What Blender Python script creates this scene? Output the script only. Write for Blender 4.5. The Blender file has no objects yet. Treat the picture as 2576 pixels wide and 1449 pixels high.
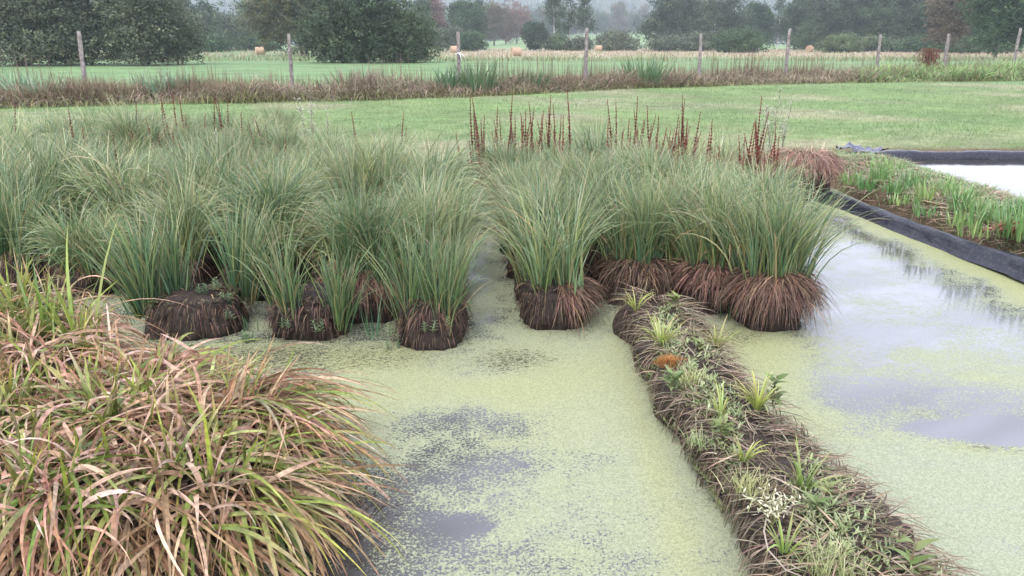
import bpy, math
import numpy as np
from math import radians as R
sc = bpy.context.scene
C = sc.collection
rng = np.random.default_rng(11)

# ------------------------------------------------------------------ camera
FPX, HOR = 1983.0, 105.0                      # focal length and horizon in 2576-wide pixels
PITCH = math.atan((724.5-HOR)/FPX)
CZ = 2.2
cam = bpy.data.cameras.new('camera'); camo = bpy.data.objects.new('camera', cam); C.objects.link(camo)
cam.sensor_width = 36; cam.lens = 36*FPX/2576; cam.clip_start = 0.05; cam.clip_end = 9000
camo.location = (0, 0, CZ); camo.rotation_euler = (math.pi/2-PITCH, 0, 0)
sc.camera = camo
# ------------------------------------------------------------------ world: overcast sky
SUN_EL, SUN_AZ = R(52), R(200)
w = bpy.data.worlds.new("World"); sc.world = w; w.use_nodes = True
nt = w.node_tree; nt.nodes.clear()
sky = nt.nodes.new('ShaderNodeTexSky'); sky.sky_type = 'NISHITA'; sky.sun_disc = False
sky.sun_elevation = SUN_EL; sky.sun_rotation = SUN_AZ; sky.air_density = 1.2; sky.dust_density = 4
mx = nt.nodes.new('ShaderNodeMix'); mx.data_type = 'RGBA'; mx.inputs[0].default_value = 0.84
mx.inputs[7].default_value = (8.7, 9.0, 11.0, 1)          # even cloud cover
tcw = nt.nodes.new('ShaderNodeTexCoord'); spw = nt.nodes.new('ShaderNodeSeparateXYZ'); mrw = nt.nodes.new('ShaderNodeMapRange')
nt.links.new(tcw.outputs['Generated'], spw.inputs[0]); nt.links.new(spw.outputs[2], mrw.inputs[0])
mrw.inputs[1].default_value = .02; mrw.inputs[2].default_value = .3; mrw.inputs[3].default_value = 1.8; mrw.inputs[4].default_value = 1.0   # brighter towards the horizon
sclw = nt.nodes.new('ShaderNodeVectorMath'); sclw.operation = 'SCALE'; sclw.inputs[0].default_value = (8.9, 9.2, 10.7)
nt.links.new(mrw.outputs[0], sclw.inputs['Scale']); nt.links.new(sclw.outputs[0], mx.inputs[7])
bg = nt.nodes.new('ShaderNodeBackground'); bg.inputs[1].default_value = 0.142
out = nt.nodes.new('ShaderNodeOutputWorld')
nt.links.new(sky.outputs[0], mx.inputs[6]); nt.links.new(mx.outputs[2], bg.inputs[0]); nt.links.new(bg.outputs[0], out.inputs[0])
sun = bpy.data.lights.new('sun', 'SUN'); sun.energy = 1.5; sun.angle = R(12); sun.color = (1, .97, .92)
suno = bpy.data.objects.new('sun', sun); C.objects.link(suno)
suno.rotation_euler = (math.pi/2-SUN_EL, 0, math.pi-SUN_AZ)
sc.view_settings.view_transform = 'Standard'; sc.view_settings.look = 'None'
sc.view_settings.exposure = 0.85; sc.view_settings.gamma = 1
sc.render.engine = 'CYCLES'
cy = sc.cycles
cy.use_denoising = True; cy.max_bounces = 8; cy.diffuse_bounces = 3; cy.glossy_bounces = 3
cy.transmission_bounces = 4; cy.volume_bounces = 5; cy.transparent_max_bounces = 4
cy.caustics_reflective = False; cy.caustics_refractive = False; cy.sample_clamp_indirect = 6

# ------------------------------------------------------------------ helpers
def ray(u, v):
    a = (u-1288)/FPX; b = (724.5-v)/FPX; c, s = math.cos(PITCH), math.sin(PITCH)
    return a, c+b*s, -s+b*c
def atz(u, v, z=0.0):
    a, y, zz = ray(u, v); t = (z-CZ)/zz
    return a*t, y*t
def aty(u, v, Y):
    a, y, zz = ray(u, v); t = Y/y
    return a*t, CZ+zz*t
def U(a, b, n): return rng.uniform(a, b, n)
_k = rng.normal(0, 1, (40, 3)); _ph = rng.uniform(0, 6.28, 40)
def fbm(P, freq=1.0, octs=4, seed=0):
    P = np.asarray(P, float)
    if P.shape[-1] == 2: P = np.concatenate([P, np.zeros(P.shape[:-1]+(1,))], -1)
    out = np.zeros(P.shape[:-1]); amp = 1.0; tot = 0
    for o in range(octs):
        f = freq*2.03**o
        for j in range(5):
            k = _k[(seed*7+o*5+j) % 40]; out += amp*np.sin(P@k*f*2.2+_ph[(seed*3+o*5+j) % 40]+seed*1.7)/2.2
        tot += amp; amp *= .55
    return out/tot
def srgb(r, g, b):
    return tuple((c/255/12.92 if c <= 10 else ((c/255+.055)/1.055)**2.4) for c in (r, g, b))
def mesh_np(name, V, F, mat, parent=None, col=None, smooth=False):
    V = np.asarray(V, np.float32).reshape(-1, 3); F = np.asarray(F, np.int32)
    me = bpy.data.meshes.new(name); nf, k = F.shape
    me.vertices.add(len(V)); me.vertices.foreach_set('co', V.ravel())
    me.loops.add(nf*k); me.loops.foreach_set('vertex_index', F.ravel())
    me.polygons.add(nf); me.polygons.foreach_set('loop_start', np.arange(nf, dtype=np.int32)*k)
    me.update(calc_edges=True)
    if smooth: me.polygons.foreach_set('use_smooth', np.ones(nf, bool))
    if col is not None:
        ca = me.color_attributes.new('tint', 'FLOAT_COLOR', 'POINT')
        c4 = np.ones((len(V), 4), np.float32); c4[:, :3] = np.clip(np.asarray(col).reshape(-1, 3), .003, 1)
        ca.data.foreach_set('color', c4.ravel())
    me.materials.append(mat)
    o = bpy.data.objects.new(name, me); C.objects.link(o)
    if parent: o.parent = parent
    return o
def tag(o, label=None, cat=None, group=None, kind=None):
    for k, v in (('label', label), ('category', cat), ('group', group), ('kind', kind)):
        if v: o[k] = v
    return o
def thing(name, label, cat, loc=(0, 0, 0), group=None, rz=0):
    o = bpy.data.objects.new(name, None); C.objects.link(o); o.location = loc; o.rotation_euler = (0, 0, rz)
    o.empty_display_size = .1
    return tag(o, label, cat, group)
def dup(root, loc, rz=0, scale=None, label=None, group=None):
    r = root.copy(); C.objects.link(r); r.location = loc; r.rotation_euler = (0, 0, rz)
    if scale: r.scale = scale
    if label: r['label'] = label
    if group: r['group'] = group
    for ch in root.children:
        c = ch.copy(); C.objects.link(c); c.parent = r
        for g in ch.children:
            d = g.copy(); C.objects.link(d); d.parent = c
    return r
class Geo:
    def __init__(s): s.V = []; s.F = []; s.Cc = []; s.n = 0
    def add(s, V, F, col):
        V = np.asarray(V, float).reshape(-1, 3); s.V.append(V); s.F.append(np.asarray(F)+s.n)
        col = np.asarray(col, float)
        s.Cc.append(np.broadcast_to(col, (len(V), 3)) if col.ndim == 1 else col.reshape(-1, 3)); s.n += len(V)
    def build(s, name, mat, parent=None, smooth=False):
        return mesh_np(name, np.concatenate(s.V), np.concatenate(s.F), mat, parent, np.concatenate(s.Cc), smooth)
def blades(g, base, az, L, W, p0, p1, c0, c1, pw=1.0, seg=5, curl=0.0, tw0=None, tw1=0.0, taper=2.2, ce=1.0):
    """curved tapering leaves: base (N,3), az/L/W/p0/p1 (N,) , colours base->tip (N,3)"""
    base = np.asarray(base, float); N = len(base)
    f = lambda x: np.broadcast_to(np.asarray(x, float), (N,))
    az, L, W, p0, p1, pw, curl, tw1 = map(f, (az, L, W, p0, p1, pw, curl, tw1))
    tw0 = U(-.6, .6, N) if tw0 is None else f(tw0)
    c0 = np.broadcast_to(np.asarray(c0, float), (N, 3)); c1 = np.broadcast_to(np.asarray(c1, float), (N, 3))
    K = seg; s = np.linspace(0, 1, K+1)
    phi = p0[:, None]+(p1-p0)[:, None]*s[None]**pw[:, None]
    A = az[:, None]+curl[:, None]*s[None]
    T = np.stack([np.sin(phi)*np.cos(A), np.sin(phi)*np.sin(A), np.cos(phi)], -1)
    Tm = (T[:, 1:]+T[:, :-1])/2*(L/K)[:, None, None]
    P = np.concatenate([base[:, None], base[:, None]+np.cumsum(Tm, 1)], 1)
    S0 = np.stack([-np.sin(A), np.cos(A), 0*A], -1)
    N0 = np.stack([np.cos(phi)*np.cos(A), np.cos(phi)*np.sin(A), -np.sin(phi)], -1)
    tw = tw0[:, None]+tw1[:, None]*s[None]
    S = S0*np.cos(tw)[..., None]+N0*np.sin(tw)[..., None]
    prof = np.clip(.55+s*3, 0, 1)*np.clip(1-s**taper, .04, 1)
    off = S*(W[:, None]*prof[None]/2)[..., None]
    V = np.stack([P-off, P+off], 2)                       # N,K+1,2,3
    i = np.arange(N)[:, None]*(2*(K+1))+np.arange(K)[None]*2
    F = np.stack([i, i+1, i+3, i+2], -1).reshape(-1, 4)
    cs = s[None, :, None]**ce
    col = c0[:, None]*(1-cs)+c1[:, None]*cs
    g.add(V, F, np.repeat(col[:, :, None], 2, 2))
def pick(pal, n, jit=.12, wts=None):
    pal = np.asarray(pal, float); idx = rng.choice(len(pal), n, p=None if wts is None else np.array(wts)/sum(wts))
    return pal[idx]*(1+rng.normal(0, jit, (n, 1)))*(1+rng.normal(0, jit*.3, (n, 3)))
def tube(g, pts, rad, col, k=8):
    pts = np.asarray(pts, float); rad = np.broadcast_to(np.asarray(rad, float), (len(pts),))
    T = np.gradient(pts, axis=0); T /= np.linalg.norm(T, axis=1)[:, None]+1e-9
    ref = np.where(np.abs(T[:, 2:3]) > .9, [[1., 0, 0]], [[0, 0, 1.]])
    A = np.cross(T, ref); A /= np.linalg.norm(A, axis=1)[:, None]; B = np.cross(T, A)
    th = np.linspace(0, 2*math.pi, k, endpoint=False)
    V = pts[:, None]+(A[:, None]*np.cos(th)[None, :, None]+B[:, None]*np.sin(th)[None, :, None])*rad[:, None, None]
    i = np.arange(len(pts)-1)[:, None]*k; j = np.arange(k)[None]; j2 = (j+1) % k
    F = np.stack([i+j, i+j2, i+k+j2, i+k+j], -1).reshape(-1, 4)
    n = len(pts)*k; cap = []
    for q in range(1, k//2):                         # caps from quads
        cap.append([q-1, q, k-1-q, k-q] if q > 0 else 0)
    Fc = np.array([[a, b, c, d] for a, b, c, d in cap]+[[n-k+a, n-k+b, n-k+c, n-k+d] for a, b, c, d in cap]).reshape(-1, 4)
    g.add(V.reshape(-1, 3), np.concatenate([F, Fc]), col)

# ------------------------------------------------------------------ materials
def new_mat(name):
    m = bpy.data.materials.new(name); m.use_nodes = True; n = m.node_tree; n.nodes.clear()
    o = n.nodes.new('ShaderNodeOutputMaterial'); return m, n, o
def leaf_mat(name, trans=.25, rough=.5, vary=.18, spec=.3, hue=.02, noise=0):
    m, n, o = new_mat(name); L = n.links.new
    a = n.nodes.new('ShaderNodeAttribute'); a.attribute_name = 'tint'
    oi = n.nodes.new('ShaderNodeObjectInfo')
    hs = n.nodes.new('ShaderNodeHueSaturation')
    mr = n.nodes.new('ShaderNodeMapRange'); mr.inputs[3].default_value = 1-vary; mr.inputs[4].default_value = 1+vary
    mh = n.nodes.new('ShaderNodeMapRange'); mh.inputs[3].default_value = .5+hue; mh.inputs[4].default_value = .5-hue
    L(oi.outputs['Random'], mr.inputs[0]); L(mr.outputs[0], hs.inputs['Value'])
    L(oi.outputs['Random'], mh.inputs[0]); L(mh.outputs[0], hs.inputs['Hue'])
    L(a.outputs['Color'], hs.inputs['Color']); src = hs.outputs[0]
    if noise:
        tc = n.nodes.new('ShaderNodeTexCoord'); no = n.nodes.new('ShaderNodeTexNoise'); no.inputs['Scale'].default_value = noise
        no.inputs['Detail'].default_value = 5
        m2 = n.nodes.new('ShaderNodeMapRange'); m2.inputs[1].default_value = .3; m2.inputs[2].default_value = .7
        m2.inputs[3].default_value = .55; m2.inputs[4].default_value = 1.35
        mm = n.nodes.new('ShaderNodeMix'); mm.data_type = 'RGBA'; mm.blend_type = 'MULTIPLY'; mm.inputs[0].default_value = 1
        L(tc.outputs['Object'], no.inputs['Vector']); L(no.outputs[0], m2.inputs[0]); L(src, mm.inputs[6]); L(m2.outputs[0], mm.inputs[7])
        src = mm.outputs[2]
    p = n.nodes.new('ShaderNodeBsdfPrincipled'); p.inputs['Roughness'].default_value = rough
    p.inputs['Specular IOR Level'].default_value = spec
    L(src, p.inputs['Base Color'])
    if noise and not trans:
        bp = n.nodes.new('ShaderNodeBump'); bp.inputs['Strength'].default_value = .7; bp.inputs['Distance'].default_value = .02
        L(no.outputs[0], bp.inputs['Height']); L(bp.outputs[0], p.inputs['Normal'])
    if trans:
        t = n.nodes.new('ShaderNodeBsdfTranslucent'); L(src, t.inputs[0])
        ms = n.nodes.new('ShaderNodeMixShader'); ms.inputs[0].default_value = trans
        L(p.outputs[0], ms.inputs[1]); L(t.outputs[0], ms.inputs[2]); L(ms.outputs[0], o.inputs[0])
    else: L(p.outputs[0], o.inputs[0])
    return m
M_leaf = leaf_mat('sedge_leaf', .28, .34, .18, .6, .025)
M_dry = leaf_mat('dry_leaf', .25, .6, .1, .3, .01, noise=32)
M_fg = leaf_mat('broad_sedge_leaf', .25, .4, .1, .5, .01, noise=22)
M_tree = leaf_mat('tree_leaf', .2, .6, .18, .2, .02)
M_bark = leaf_mat('bark', 0, .9, .1, .1, .0, noise=9)
M_peat = leaf_mat('peat', 0, .75, .12, .3, .0, noise=26)
M_weed = leaf_mat('weed_leaf', .2, .6, .15, .2, .02)
M_straw = leaf_mat('straw', .1, .7, .05, .2, .0)
def plastic():
    m, n, o = new_mat('pond_liner_plastic'); L = n.links.new
    tc = n.nodes.new('ShaderNodeTexCoord'); mp = n.nodes.new('ShaderNodeMapping'); mp.inputs['Scale'].default_value = (7, .8, 7)
    no = n.nodes.new('ShaderNodeTexNoise'); no.inputs['Scale'].default_value = 1.6; no.inputs['Detail'].default_value = 4; no.inputs['Distortion'].default_value = .8
    L(tc.outputs['Object'], mp.inputs[0]); L(mp.outputs[0], no.inputs['Vector'])
    n2 = n.nodes.new('ShaderNodeTexNoise'); n2.inputs['Scale'].default_value = 30; n2.inputs['Detail'].default_value = 6
    L(tc.outputs['Object'], n2.inputs['Vector'])
    cr = n.nodes.new('ShaderNodeValToRGB'); cr.color_ramp.elements[0].position = .5; cr.color_ramp.elements[1].position = .72
    cr.color_ramp.elements[0].color = (.014, .015, .028, 1); cr.color_ramp.elements[1].color = (.06, .058, .062, 1)
    L(n2.outputs[0], cr.inputs[0])
    p = n.nodes.new('ShaderNodeBsdfPrincipled'); L(cr.outputs[0], p.inputs['Base Color']); p.inputs['Roughness'].default_value = .3
    bp = n.nodes.new('ShaderNodeBump'); bp.inputs['Strength'].default_value = .4; bp.inputs['Distance'].default_value = .02
    p.inputs['Specular IOR Level'].default_value = .35
    L(no.outputs[0], bp.inputs['Height']); L(bp.outputs[0], p.inputs['Normal']); L(p.outputs[0], o.inputs[0])
    return m
M_liner = plastic()
def plain(name, col, rough=.6):
    m, n, o = new_mat(name); p = n.nodes.new('ShaderNodeBsdfPrincipled')
    tc = n.nodes.new('ShaderNodeTexCoord'); no = n.nodes.new('ShaderNodeTexNoise'); no.inputs['Scale'].default_value = 14; no.inputs['Detail'].default_value = 5
    n.links.new(tc.outputs['Object'], no.inputs['Vector'])
    cr = n.nodes.new('ShaderNodeValToRGB'); cr.color_ramp.elements[0].position = .3; cr.color_ramp.elements[1].position = .7
    cr.color_ramp.elements[0].color = tuple(c*.7 for c in col)+(1,); cr.color_ramp.elements[1].color = tuple(min(1, c*1.2) for c in col)+(1,)
    n.links.new(no.outputs[0], cr.inputs[0]); n.links.new(cr.outputs[0], p.inputs['Base Color'])
    p.inputs['Roughness'].default_value = rough; n.links.new(p.outputs[0], o.inputs[0]); return m

def ground_mat():
    m, n, o = new_mat('ground_soil_and_grass'); L = n.links.new
    a = n.nodes.new('ShaderNodeAttribute'); a.attribute_name = 'tint'
    g = n.nodes.new('ShaderNodeNewGeometry')
    def noise(s, d, sx=1, sy=1):
        mp = n.nodes.new('ShaderNodeMapping'); mp.inputs['Scale'].default_value = (s*sx, s*sy, s)
        no = n.nodes.new('ShaderNodeTexNoise'); no.inputs['Scale'].default_value = 1; no.inputs['Detail'].default_value = d; no.inputs['Roughness'].default_value = .65
        L(g.outputs['Position'], mp.inputs[0]); L(mp.outputs[0], no.inputs['Vector']); return no.outputs[0]
    src = a.outputs['Color']
    for s, d, lo, hi in ((.25, 4, .78, 1.25), (2.2, 5, .75, 1.28), (22, 4, .6, 1.4)):
        mr = n.nodes.new('ShaderNodeMapRange'); mr.inputs[1].default_value = .3; mr.inputs[2].default_value = .7
        mr.inputs[3].default_value = lo; mr.inputs[4].default_value = hi
        nz = noise(s, d); L(nz, mr.inputs[0])
        mm = n.nodes.new('ShaderNodeMix'); mm.data_type = 'RGBA'; mm.blend_type = 'MULTIPLY'; mm.inputs[0].default_value = 1
        L(src, mm.inputs[6]); L(mr.outputs[0], mm.inputs[7]); src = mm.outputs[2]
    p = n.nodes.new('ShaderNodeBsdfPrincipled'); p.inputs['Roughness'].default_value = .9; p.inputs['Specular IOR Level'].default_value = .1
    L(src, p.inputs['Base Color'])
    bp = n.nodes.new('ShaderNodeBump'); bp.inputs['Strength'].default_value = .5; bp.inputs['Distance'].default_value = .05
    L(nz, bp.inputs['Height']); L(bp.outputs[0], p.inputs['Normal']); L(p.outputs[0], o.inputs[0]); return m
M_ground = ground_mat()

def water_mat():
    m, n, o = new_mat('pond_water_duckweed'); L = n.links.new
    at = n.nodes.new('ShaderNodeAttribute'); at.attribute_name = 'tint'
    sp = n.nodes.new('ShaderNodeSeparateColor'); L(at.outputs['Color'], sp.inputs[0])   # R cover, G yellowness, B dark specks (dead weed, painted shade and reflection)
    g = n.nodes.new('ShaderNodeNewGeometry')
    def noise(s, d, rough=.6, dist=0, sx=1, sy=1):
        mp = n.nodes.new('ShaderNodeMapping'); mp.inputs['Scale'].default_value = (s*sx, s*sy, s)
        no = n.nodes.new('ShaderNodeTexNoise'); no.inputs['Scale'].default_value = 1; no.inputs['Detail'].default_value = d
        no.inputs['Roughness'].default_value = rough; no.inputs['Distortion'].default_value = dist
        L(g.outputs['Position'], mp.inputs[0]); L(mp.outputs[0], no.inputs['Vector']); return no.outputs[0]
    def math_(op, a, b, c=None):
        q = n.nodes.new('ShaderNodeMath'); q.operation = op
        for i, x in enumerate((a, b, c)):
            if x is None: continue
            if isinstance(x, (int, float)): q.inputs[i].default_value = x
            else: L(x, q.inputs[i])
        return q.outputs[0]
    def ramp(x, lo, hi, a=0, b=1):
        q = n.nodes.new('ShaderNodeMapRange'); q.interpolation_type = 'SMOOTHSTEP'
        L(x, q.inputs[0])
        for i, val in ((1, lo), (2, hi), (3, a), (4, b)):
            if isinstance(val, (int, float)): q.inputs[i].default_value = val
            else: L(val, q.inputs[i])
        return q.outputs[0]
    mid = noise(3.2, 6, .7, .6, 1, 1.2)
    big = noise(.9, 4, .6, .8, .7, 1.5)
    fine = noise(62, 4, .75, .4)
    d = math_('ADD', sp.outputs[0], math_('MULTIPLY', math_('SUBTRACT', mid, .5), .8))
    d = math_('ADD', d, math_('MULTIPLY', math_('SUBTRACT', big, .5), .9))
    m2_ = noise(13, 5, .7, .8)
    d = math_('ADD', d, math_('MULTIPLY', math_('SUBTRACT', m2_, .5), .55))
    thr = math_('SUBTRACT', .72, math_('MULTIPLY', d, .46))
    cov = ramp(fine, math_('SUBTRACT', thr, .03), math_('ADD', thr, .03))
    # colour of the weed
    v = n.nodes.new('ShaderNodeTexVoronoi'); v.inputs['Scale'].default_value = 150; L(g.outputs['Position'], v.inputs['Vector'])
    sv = n.nodes.new('ShaderNodeSeparateColor'); L(v.outputs['Color'], sv.inputs[0])
    c1 = n.nodes.new('ShaderNodeMix'); c1.data_type = 'RGBA'; c1.inputs[6].default_value = (.25, .275, .20, 1); c1.inputs[7].default_value = (.275, .285, .14, 1)
    L(math_('ADD', sp.outputs[1], math_('MULTIPLY', math_('SUBTRACT', mid, .5), .5)), c1.inputs[0])
    c2 = n.nodes.new('ShaderNodeMix'); c2.data_type = 'RGBA'; c2.blend_type = 'MULTIPLY'; c2.inputs[0].default_value = 1
    L(c1.outputs[2], c2.inputs[6]); L(ramp(sv.outputs[0], 0, 1, .78, 1.18), c2.inputs[7])
    dead = noise(34, 5, .8, 1.2, 1, 1.5)
    dm = ramp(math_('ADD', dead, math_('MULTIPLY', sp.outputs[2], .3)), .68, .74)
    c3 = n.nodes.new('ShaderNodeMix'); c3.data_type = 'RGBA'; L(dm, c3.inputs[0]); L(c2.outputs[2], c3.inputs[6]); c3.inputs[7].default_value = (.05, .045, .025, 1)
    pw = n.nodes.new('ShaderNodeBsdfPrincipled'); pw.inputs['Roughness'].default_value = .7; pw.inputs['Specular IOR Level'].default_value = .25
    L(c3.outputs[2], pw.inputs['Base Color'])
    wt = n.nodes.new('ShaderNodeBsdfPrincipled'); wt.inputs['Roughness'].default_value = .05
    fl = n.nodes.new('ShaderNodeAttribute'); fl.attribute_name = 'film'
    cf = n.nodes.new('ShaderNodeMix'); cf.data_type = 'RGBA'; cf.inputs[6].default_value = (.035, .033, .03, 1); cf.inputs[7].default_value = (.25, .255, .285, 1)
    L(fl.outputs['Fac'], cf.inputs[0]); L(cf.outputs[2], wt.inputs['Base Color'])
    wt.inputs['Roughness'].default_value = .04; wt.inputs['IOR'].default_value = 1.333
    # thin bacterial film: a bright broken skin
    bp = n.nodes.new('ShaderNodeBump'); bp.inputs['Strength'].default_value = .5; bp.inputs['Distance'].default_value = .004
    L(cov, bp.inputs['Height']); L(bp.outputs[0], pw.inputs['Normal'])
    b2 = n.nodes.new('ShaderNodeBump'); b2.inputs['Strength'].default_value = .12; b2.inputs['Distance'].default_value = .01
    L(mid, b2.inputs['Height']); L(b2.outputs[0], wt.inputs['Normal'])
    ms = n.nodes.new('ShaderNodeMixShader'); L(cov, ms.inputs[0]); L(wt.outputs[0], ms.inputs[1]); L(pw.outputs[0], ms.inputs[2])
    L(ms.outputs[0], o.inputs[0]); return m

# ------------------------------------------------------------------ ground: one sheet
FZ = .25
def grow(a, b, step, far, k):
    xs = list(np.arange(a, b+1e-6, step)); s = step
    while xs[-1] < far: s *= k; xs.append(xs[-1]+s)
    return xs
gx = grow(-8, 13.5, .14, 2600, 1.13); lf = [-x for x in grow(8, 8, .14, 2600, 1.13)][1:][::-1]
GX = np.array(lf+gx); GY = np.array([-x for x in grow(2, 2, .14, 60, 1.4)][1:][::-1]+grow(-2, 17, .14, 2600, 1.07))
def sstep(x, a, b):
    t = np.clip((x-a)/(b-a), 0, 1); return t*t*(3-2*t)
def box_in(X, Y, x0, x1, y0, y1, s=.25):
    return sstep(X, x0-s, x0+s)*(1-sstep(X, x1-s, x1+s))*sstep(Y, y0-s, y0+s)*(1-sstep(Y, y1-s, y1+s))
P1 = (-7.5, 5.05, .9, 12.3); P2 = (6.55, 12.8, 3, 14.5)
def hgt(X, Y):
    h = FZ+.02*fbm(np.stack([X, Y], -1), .5, 3)*(Y > 0)
    # hollows of the two lined ponds
    h = h-.75*box_in(X, Y, P1[0], P1[1], P1[2], P1[3], .2)-.7*box_in(X, Y, P2[0], P2[1], P2[2], P2[3], .15)
    r = np.clip(Y-230, 0, None)
    q = X/np.maximum(Y, 1); h = h+r*.020*(.6+.4*sstep(q, 0, .15))*sstep(q, -.09, .0)*(1-sstep(q, .2, .3))
    h = h+.08*box_in(X, Y, 5.3, 6.3, 4, 13.5, .3)
    return h
XX, YY = np.meshgrid(GX, GY); ZZ = hgt(XX, YY)
nz = fbm(np.stack([XX, YY], -1), .22, 4, 1); nz2 = fbm(np.stack([XX, YY], -1), .9, 4, 3)
lush = np.array([.135, .195, .075]); dry = np.array([.25, .225, .15]); far = np.array([.16, .23, .11]); pink = np.array([.32, .25, .18]); soil = np.array([.12, .085, .055])
def mixc(a, b, t): return a*(1-t[..., None])+b*t[..., None]
col = np.broadcast_to(lush, XX.shape+(3,))
col = mixc(col, dry, np.clip(sstep(nz, -.1, .8)*.7+(1-sstep(YY, 14, 22))*.5*sstep(nz2, -.5, .4), 0, .85))
col = mixc(col, np.array([.135, .215, .10]), sstep(YY, 36, 44)*.8)
col = mixc(col, pink, sstep(YY, 100, 118)*(.55+.45*sstep(nz, -.5, .5))*sstep(XX/np.maximum(YY, 1), -.2, 0)*(1-sstep(YY, 225, 250)))
col = mixc(col, far, sstep(YY, 225, 255))
nearp = np.maximum(box_in(XX, YY, -9, 5.9, -3, 13.2, .4), box_in(XX, YY, 5, 14, -3, 15.2, .5))
col = mixc(col, soil, nearp)
ny, nx = XX.shape; idx = np.arange(ny*nx).reshape(ny, nx)
def gridF(idx): return np.stack([idx[:-1, :-1], idx[:-1, 1:], idx[1:, 1:], idx[1:, :-1]], -1).reshape(-1, 4)
o = mesh_np('ground', np.stack([XX, YY, ZZ], -1).reshape(-1, 3), gridF(idx), M_ground, col=col, smooth=True)
tag(o, 'mown green meadow running back from the ponds to the trees', 'ground', kind='structure')

# ------------------------------------------------------------------ pond water with duckweed cover
def pond(name, x0, x1, y0, y1, z, step, base, blobs, label):
    xs = np.arange(x0, x1+step/2, step); ys = np.arange(y0, y1+step/2, step)
    X, Y = np.meshgrid(xs, ys); D = np.zeros(X.shape+(3,))+np.array(base)
    for (u, v, ru, rv, val) in blobs:                # ellipses on the water: centre and half-sizes seen at their place
        cx, cyy = atz(u, v, z); ex = abs(atz(u+ru, v, z)[0]-cx); ey = abs(atz(u, v-rv, z)[1]-atz(u, v+rv, z)[1])/2
        q = ((X-cx)/ex)**2+((Y-cyy)/ey)**2
        wgt = (np.exp(-q**1.5*.7))[..., None]
        D = D*(1-wgt)+np.array(val)*wgt
    ny, nx = X.shape; i = np.arange(ny*nx).reshape(ny, nx)
    o = mesh_np(name, np.stack([X, Y, X*0+z], -1).reshape(-1, 3), gridF(i), M_water, col=D, smooth=True)
    fl = o.data.attributes.new('film', 'FLOAT', 'POINT')   # milky bacterial skin on still water, thinned to paint shade and reflection
    f = np.clip(sstep(X, .9, 1.7)*.72+.34*(X < 1.3)+.25*fbm(np.stack([X, Y*1.6], -1), .8, 3, 8), 0, 1)*(x0 < 0)
    f = f*(1-.9*np.exp(-((X+1.1)/.75)**4-((Y-3.1)/.95)**4))*(1-.7*sstep(Y, 5.0, 5.8)*(X < 2.3))*(1-.75*np.exp(-((X-4.3-.1*(8-Y))/.35)**2))  # darker water painted as shade by the drooping mass and the liner's reflection
    fl.data.foreach_set('value', f.ravel().astype(np.float32))
    return tag(o, label, 'water', kind='structure')
M_water = water_mat()
blobs = [  # left of the bund
 (1300, 980, 420, 110, (.98, .85, .1)), (1600, 1100, 230, 130, (1.0, .5, .0)), (1150, 1060, 200, 45, (.62, .4, .35)),
 (700, 900, 230, 40, (.75, .9, .75)), (1230, 905, 170, 35, (.7, .6, .75)), (950, 900, 130, 30, (.8, .9, .6)),  # first ellipse: shade at the left painted in with dark specks
 (1100, 1200, 330, 90, (.52, .3, .1)), (1350, 1330, 330, 130, (.6, .35, .15)), (1000, 1340, 170, 150, (.36, .3, .3)),
 (1550, 1200, 180, 60, (.7, .4, .2)), (1740, 1380, 120, 140, (.72, .7, .3)), (1160, 1325, 70, 20, (-.3, .3, 0)),
 (1580, 1400, 120, 60, (.6, .4, .3)), (820, 1400, 110, 90, (.05, .5, .5)),
 (1200, 640, 60, 160, (.55, .35, .1)), (1210, 780, 60, 50, (.6, .4, .2)),
 # right of the bund
 (2250, 720, 300, 130, (.36, .1, .0)), (2400, 620, 200, 40, (.15, .1, 0)), (1950, 900, 120, 80, (.97, .9, .1)), (2010, 1010, 80, 70, (.95, .7, .05)),
 (2120, 960, 90, 50, (.45, .2, .1)), (2350, 905, 260, 26, (.62, .3, .05)), (2480, 960, 160, 25, (.7, .4, .05)), (2300, 1010, 230, 45, (.42, .1, .2)),
 (2450, 1170, 480, 60, (.85, .2, .05)), (2300, 1330, 520, 170, (.92, .2, .02)), (2520, 1120, 140, 22, (.75, .7, .6)),
 (2470, 1078, 135, 26, (-.8, .3, 0)), (2350, 1045, 110, 18, (.6, .5, .5)), (2560, 1095, 90, 20, (-.6, .3, 0)),
 (1850, 850, 70, 25, (.75, .95, .6)), (2120, 780, 60, 60, (.3, .1, 0)),
]
wo = pond('pond_water', P1[0]-.4, P1[1]-.02, P1[2]-.4, P1[3]+.4, 0, .07, (.6, .4, .2), blobs, 'pale green duckweed skin on the large pond around the tussocks')
# weed pushed up against the liner on the right
me = wo.data; co = np.empty(len(me.vertices)*3, np.float32); me.vertices.foreach_get('co', co); co = co.reshape(-1, 3)
ca = me.color_attributes['tint']; cc = np.empty(len(co)*4, np.float32); ca.data.foreach_get('color', cc); cc = cc.reshape(-1, 4)
d = 4.85-co[:, 0]; wv = fbm(co[:, :2], 1.3, 3)*.12
e = np.exp(-((d-.1)/(.34+wv))**2)*(co[:, 1] < 11.4); 
cc[:, 0] = cc[:, 0]*(1-e)+1.0*e; cc[:, 1] = cc[:, 1]*(1-e)+e
e2 = np.exp(-((d-.62-wv)/.16)**2)*sstep(co[:, 1], 7.2, 8.5); cc[:, 0] = cc[:, 0]*(1-e2)+.5*e2; cc[:, 2] = cc[:, 2]*(1-e2)+.95*e2; cc[:, 1] = np.maximum(cc[:, 1], e2)  # outer strip: the liner's dark reflection painted in with dark specks
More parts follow.
